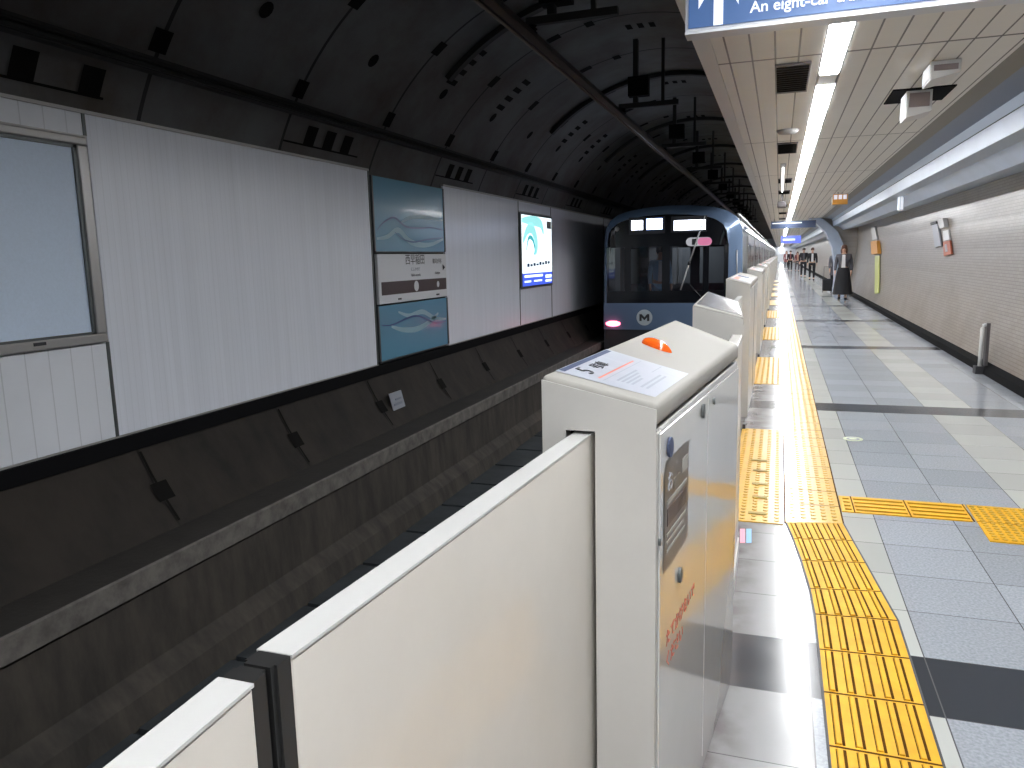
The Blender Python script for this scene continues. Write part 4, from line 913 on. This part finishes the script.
# destination displays
def fpanel(nm, mt, px0, py0, px1, py1, off=.012):
    a, b = T(px0, (py0+py1)/2), T(px1, (py0+py1)/2); m_ = MB(); z1 = T((px0+px1)/2, py0).z; z0 = T((px0+px1)/2, py1).z
    fsheet(m_, a.x, b.x, z0, z1, off); return m_.build(nm, M[mt], t), a.x, b.x, z0, z1
fpanel('display_case', 'ink', 629, 217, 665, 234, .006); fpanel('display_case', 'ink', 671, 216, 707, 232, .006)
fpanel('line_display', 'led_white', 631.5, 220.5, 643, 230); fpanel('type_display', 'led_blue', 646.5, 218.5, 662.5, 229.5)
fpanel('type_display_text', 'led_white', 649.5, 220.5, 660, 227.5, .016)
d, xa_, xb_, z0_, z1_ = fpanel('destination_display', 'led_white', 674, 220, 705.5, 230)
for i in range(5):
    x = xa_+(xb_-xa_)*(.1+.165*i); MB().box(x, x+.07, front_y(x, z0_)-.02, front_y(x, z0_)-.0165, z0_+.05, z1_-.05).build('display_glyph', M['led_blue'], d)
# pill shaped board
a, b = T(686, 242), T(712, 242); r = (T(690, 238).z-T(690, 246.5).z)/2
def pill(x0, x1, zc, r, off, nm, mt):
    pts = [(x0+r+r*math.cos(a_), zc+r*math.sin(a_)) for a_ in [math.pi/2+math.pi*i/8 for i in range(9)]]+[(x1-r+r*math.cos(a_), zc+r*math.sin(a_)) for a_ in [-math.pi/2+math.pi*i/8 for i in range(9)]]
    return MB().poly([(x, front_y(x, z)-off, z) for x, z in pts]).build(nm, M[mt], t)
pill(a.x, b.x, a.z, r, .012, 'notice_pill', 'pill'); pill(a.x+(b.x-a.x)*.45, b.x, a.z, r*.9, .02, 'notice_pink', 'pink')
MB().box(a.x+.12, a.x+.22, front_y(a.x, a.z)-.03, front_y(a.x, a.z)-.025, a.z-.06, a.z+.06).build('notice_mark', M['ink'], t)
# M emblem
c = T(644.5, 317.5); R_ = (T(652.5, 317.5).x-c.x)
yv = front_y(c.x, c.z)
em = MB().add([(c.x+R_*math.cos(a_), yv-.012, c.z+R_*math.sin(a_)) for a_ in [2*math.pi*i/28 for i in range(28)]], [tuple(range(28))]).build('round_emblem', mat('emblem_pale', (.5, .56, .6), .4), t)
MR = R_*.62; mpts = [(-1, -.7), (-1, .7), (-.55, .7), (0, .05), (.55, .7), (1, .7), (1, -.7), (.55, -.7), (.55, .02), (0, -.55), (-.55, .02), (-.55, -.7)]
MB().add([(c.x+x*MR, yv-.018, c.z+z*MR) for x, z in mpts], [(0, 1, 10, 11), (1, 2, 10), (2, 3, 9, 10), (3, 4, 8, 9), (4, 5, 8), (5, 6, 7, 8)]).build('letter', M['ink'], em)
# tail lamps
for px in (613,):
    a, b = T(606, 323.5), T(620.5, 323.5)
    lp = MB().ball(((a.x+b.x)/2, front_y(a.x, a.z)-.03, a.z), ((b.x-a.x)/2, .05, .06), 16, 8).build('tail_lamp', M['red_lamp'], t)
MB().box(2*TXC-b.x-.16, 2*TXC-b.x+.16, front_y(-3.2, a.z)-.03, front_y(-3.2, a.z)+.02, a.z-.05, a.z+.05).build('tail_lamp', M['red_lamp'], t)
MB().ball((T(617, 229).x, front_y(T(617, 229).x, 2.0)-.01, T(617, 229).z), (.05, .02, .05), 10, 6).build('top_marker', M['grey_plastic'], t)
# handrail, slanted pale bar in two pieces with dark joint, thin black arm
MB().tube([T(737, 250, .02), T(737, 290, .02)], .012, 6).build('handrail', M['frame'], t)
MB().tube([T(705, 216, .04), T(697, 240, .05), T(689.5, 262, .05)], [.012, .018, .016], 6).build('slant_bar', M['housing'], t)
MB().tube([T(688.5, 265, .05), T(680.5, 290, .04)], [.018, .014], 6).build('slant_bar', M['housing'], t)
MB().tube([T(689.5, 262, .06), T(688.5, 265, .06)], .026, 8).build('bar_joint', M['ink'], t)
MB().tube([T(704, 300, .02), T(690, 285, .02)], .01, 5).build('slant_bar', M['ink'], t)
# side details: doors and windows on the platform side
def side_details(parent, yoff):
    xs = TXC+1.402
    for k in range(4):
        y = yoff+2.6+4.9*k
        d_ = MB().box(xs, xs+.012, y, y+1.3, -.02, 1.95).build('side_door', M['frame'], parent)
        for q_ in (.12, .72): MB().box(xs+.012, xs+.018, y+q_, y+q_+.46, .85, 1.75).build('pane', M['black_gloss'], d_)
        if k < 3: MB().box(xs, xs+.008, y+1.75, y+4.3, .85, 1.72).build('side_window', M['black_gloss'], parent)
    MB().box(xs, xs+.006, yoff+.6, yoff+LEN, 2.0, 2.08).build('upper_stripe', M['train_blue'], parent)
    MB().box(xs, xs+.006, yoff+.6, yoff+LEN, .3, .42).build('waist_stripe', M['train_blue'], parent)
    MB().box(xs-.16, xs-.12, yoff+1, yoff+LEN-.3, 2.32, 2.36).build('gutter', M['led_blue'] if False else M['frame'], parent)
side_details(t, TYF)
MB().box(TXC-.5, TXC+.5, TYF+4, TYF+7, 2.5, 2.72).box(TXC-.6, TXC+.6, TYF+10, TYF+13.5, 2.5, 2.74).build('roof_unit', M['train_dark'], t)
# following cars
car = thing('train_car', 'following steel car of the metro train, behind the lead car', 'train car', (TXC, TYF+LEN+.5, -1.03), 'following cars of the train')
vs = [(x, TYF+LEN+.5+yy*19.5, z) for yy in (0, 1) for x, z in sec]
MB().add(vs, [(i, i+1, n+i+1, n+i) for i in range(n-1)]+[tuple(range(n)), tuple(range(n, 2*n))]).build('car_body', M['train_steel'], car)
side_details(car, TYF+LEN+.5)
MB().box(TXC-.5, TXC+.5, TYF+LEN+4, TYF+LEN+8, 2.5, 2.72).build('roof_unit', M['train_dark'], car)
for k in range(1, 5):
    c = copy_tree(car); c.location = car.location+Vector((0, 20*k, 0))
MB().box(TX0+.3, TX1-.3, TYF+.6, TYF+LEN, -1.0, -.72).build('underframe', M['train_dark'], t)

# ------------------------------------------------------------------ people
def skin_obj(name, nodes, edges, mt, parent, sub=2):
    me = bpy.data.meshes.new(name); me.from_pydata([n_[0] for n_ in nodes], edges, []); o = bpy.data.objects.new(name, me); COL.objects.link(o)
    sk = o.modifiers.new('skin', 'SKIN'); sk.use_smooth_shade = True; o.modifiers.new('sub', 'SUBSURF').levels = sub; o.modifiers['sub'].render_levels = sub
    bpy.context.view_layer.update()
    for i, n_ in enumerate(nodes):
        r = n_[1]; r = r if isinstance(r, tuple) else (r, r); me.skin_vertices[0].data[i].radius = r
    me.skin_vertices[0].data[0].use_root = True
    dg = bpy.context.evaluated_depsgraph_get(); m2 = bpy.data.meshes.new_from_object(o.evaluated_get(dg)); bpy.data.objects.remove(o)
    m2.materials.clear(); m2.materials.append(mt); o = bpy.data.objects.new(name, m2); COL.objects.link(o)
    for p in m2.polygons: p.use_smooth = True
    o.parent = parent
    return o
def person(label, x, y, h, rz, top, shirt, legs, hair, stride=.16, skirt=False, longhair=True, coatlen=.0, arm=.05, z0=0, name='person'):
    k = h/1.70
    root = thing(name, label, 'person', (x, y, z0)); root.rotation_euler = (0, 0, rz); root.scale = (k, k, k)
    s = stride
    # faces -Y in local space
    Lh, Rh = (.09, 0, .90), (-.09, 0, .90)
    nodes = [((0, 0, .95), (.15, .10)), ((0, .0, 1.10), (.125, .09)), ((0, .01, 1.30), (.155, .10)), ((0, .01, 1.42), (.09, .07)), ((0, .0, 1.50), .048), ((0, -.015, 1.57), (.068, .075)), ((0, -.015, 1.64), (.07, .082)),
             ((.10, -s*.3, .88), .085), ((.10, -s*.75, .50), .056), ((.10, -s*.5, .09), .036), ((.10, -s*.5-.12, .035), .03),
             ((-.10, s*.3, .88), .085), ((-.10, s*.35, .50), .056), ((-.10, s*1.2, .11), .036), ((-.10, s*1.1-.12, .035), .03),
             ((.185, .01, 1.39), .052), ((.225, arm, 1.12), .040), ((.235, -arm*1.5, .89), .027), ((.236, -arm*2-.02, .83), (.02, .035)),
             ((-.185, .01, 1.39), .052), ((-.225, -arm*.3, 1.12), .040), ((-.235, -arm*2.5, .90), .027), ((-.236, -arm*3-.02, .84), (.02, .035)),
             ((0, -.10, 1.565), .014)]
    edges = [(0, 1), (1, 2), (2, 3), (3, 4), (4, 5), (5, 6), (0, 7), (7, 8), (8, 9), (9, 10), (0, 11), (11, 12), (12, 13), (13, 14), (2, 15), (15, 16), (16, 17), (17, 18), (2, 19), (19, 20), (20, 21), (21, 22), (5, 23)]
    for hi, sx in ((18, 1), (22, -1)):
        hx, hy, hz = nodes[hi][0]
        for f in range(4):
            b0 = len(nodes); fy = -.027+.018*f
            nodes += [((hx, hy+fy, hz-.035-.004*(f in (1, 2))), .008), ((hx-.008*sx, hy+fy-.003, hz-.085-.01*(f in (1, 2))), .007)]
            edges += [(hi, b0), (b0, b0+1)]
        b0 = len(nodes); nodes += [((hx-.01*sx, hy-.045, hz+.0), .009), ((hx-.014*sx, hy-.062, hz-.035), .008)]; edges += [(hi, b0), (b0, b0+1)]
    skin_obj('body', nodes, edges, M['skin'], root, 1)
    pm = lambda mb_, nm, mt: (lambda o: (setattr(o, 'parent', root), o)[1])(mb_.build(nm, M[mt]))
    eye = MB()
    for sx in (-1, 1): eye.ball((.028*sx, -.100, 1.615), (.011, .006, .007), 8, 6)
    pm(eye, 'eyes', 'ink'); pm(MB().ball((0, -.092, 1.535), (.022, .007, .006), 8, 6), 'mouth', 'sign_red')
    pm(MB().ball((.078, .0, 1.59), (.012, .02, .03), 8, 6).ball((-.078, .0, 1.59), (.012, .02, .03), 8, 6), 'ears', 'skin')
    hm = MB().ball((0, .018, 1.652), (.092, .098, .092), 16, 10)
    if longhair:
        hm.ball((.072, .03, 1.55), (.035, .06, .11), 10, 8).ball((-.072, .03, 1.55), (.035, .06, .11), 10, 8).ball((0, .07, 1.55), (.075, .045, .13), 12, 8)
    pm(hm, 'hair', hair)
    # jacket: torso and sleeves
    jn = [((0, 0, .93-coatlen*.3), (.18, .14)), ((0, 0, 1.10), (.155, .115)), ((0, .01, 1.30), (.185, .12)), ((0, .01, 1.425), (.10, .08)),
          ((.19, .01, 1.39), .068), ((.228, arm, 1.12), .055), ((.236, -arm*1.5, .91), .042), ((-.19, .01, 1.39), .068), ((-.228, -arm*.3, 1.12), .055), ((-.236, -arm*2.5, .92), .042)]
    skin_obj('jacket', jn, [(0, 1), (1, 2), (2, 3), (2, 4), (4, 5), (5, 6), (2, 7), (7, 8), (8, 9)], M[top], root, 1)
    pm(MB().hexa([(-.06, -.135, .98), (.06, -.135, .98), (.06, -.09, .98), (-.06, -.09, .98), (-.045, -.125, 1.40), (.045, -.125, 1.40), (.045, -.07, 1.42), (-.045, -.07, 1.42)]), 'shirt', shirt)
    if skirt:
        n_ = 24; vs = []
        for r, z in ((.162, 1.02), (.20, .85), (.25, .5), (.285, .17)):
            for i in range(n_):
                a_ = 2*math.pi*i/n_; rr = r*(1+.05*math.cos(a_*8)*(1-z)); vs.append((rr*math.cos(a_), rr*math.sin(a_), z))
        pm(MB().add(vs, [(j*n_+i, j*n_+(i+1) % n_, (j+1)*n_+(i+1) % n_, (j+1)*n_+i) for j in range(3) for i in range(n_)], True), 'skirt', legs)
    else:
        tn = [((0, 0, .94), (.155, .115)), ((.10, -s*.3, .86), .098), ((.10, -s*.75, .50), .072), ((.10, -s*.5, .11), .055), ((-.10, s*.3, .86), .098), ((-.10, s*.35, .50), .072), ((-.10, s*1.18, .13), .055)]
        skin_obj('trousers', tn, [(0, 1), (1, 2), (2, 3), (0, 4), (4, 5), (5, 6)], M[legs], root, 1)
    if coatlen: pm(MB().lathe((0, 0, 0), [(.165, 1.0), (.20, .8), (.215, 1.0-coatlen)], 20, 1, .8), 'coat_skirt', top)
    for sx, yy, zz_ in ((.10, -s*.5-.05, .035), (-.10, s*1.1-.05, .04)):
        pm(MB().ball((sx, yy, zz_), (.045, .12, .042), 10, 6), 'shoe', 'cloth_black')
    return root
W = at(842, 299.6, 2, 0)
person('woman in grey open jacket, white top and long black skirt, nearest of the walkers', W.x, W.y, 1.70, -.1, 'cloth_grey', 'cloth_white', 'cloth_black', 'hair_brown', skirt=True, arm=.07)
p = at(831.5, 291, 2, 0)
person('person in grey coat walking directly behind the woman in the long skirt', p.x+.10, p.y, 1.62, .1, 'cloth_lgrey', 'cloth_white', 'cloth_black', 'hair', coatlen=.35)
sc = at(829.5, 292, 2, 0)
t = thing('suitcase', 'dark grey wheeled suitcase beside the walker in the grey coat', 'suitcase', (sc.x-.12, sc.y-.4, 0))
X_, Y_ = sc.x-.12, sc.y-.4
MB().box(X_-.17, X_+.17, Y_-.12, Y_+.12, .06, .52).build('shell', M['cloth_black'], t, bevel=.05, seg=3)
MB().tube([(X_-.12, Y_+.1, .5), (X_-.12, Y_+.1, .98), (X_+.12, Y_+.1, .98), (X_+.12, Y_+.1, .5)], .012, 6).build('handle', M['ink'], t)
for dx in (-.15, .15):
    for dy in (-.09, .09): MB().ball((X_+dx, Y_+dy, .035), (.015, .034, .034), 8, 6).build('wheel', M['ink'], t)
p = at(811.5, 280, 2, 0); person('person in black open jacket over white shirt and dark trousers, midway along the platform', p.x, p.y, 1.76, 0, 'cloth_black', 'cloth_white', 'cloth_black', 'hair_brown', longhair=False)
p = at(803, 277.5, 2, 0); person('person in all black clothes walking just left of the white shirted walker', p.x, p.y, 1.80, 0, 'cloth_black', 'cloth_grey', 'cloth_black', 'hair', longhair=False)
p = at(797.0, 271.5, 2, 0); person('distant person in dark red top behind the walker in black', p.x, p.y, 1.62, .2, 'cloth_red', 'skin', 'cloth_grey', 'hair_brown')
p = at(790, 271.5, 2, 0); person('distant person in dark clothing at the right of the far group by the gates', p.x, p.y, 1.72, 0, 'cloth_black', 'cloth_red', 'cloth_black', 'hair', longhair=False)
p = at(786, 269.5, 2, 0); person('distant person in dark red coat at the left of the far group by the gates', p.x, p.y, 1.72, 0, 'cloth_red', 'cloth_white', 'cloth_black', 'hair_brown', coatlen=.3)
p = T(653, 280); person('conductor in pale blue shirt standing inside the train cab', p.x, TYF+1.0, 1.68, .3, 'cloth_blue', 'cloth_white', 'cloth_blue', 'hair', stride=.02, longhair=False, z0=0)
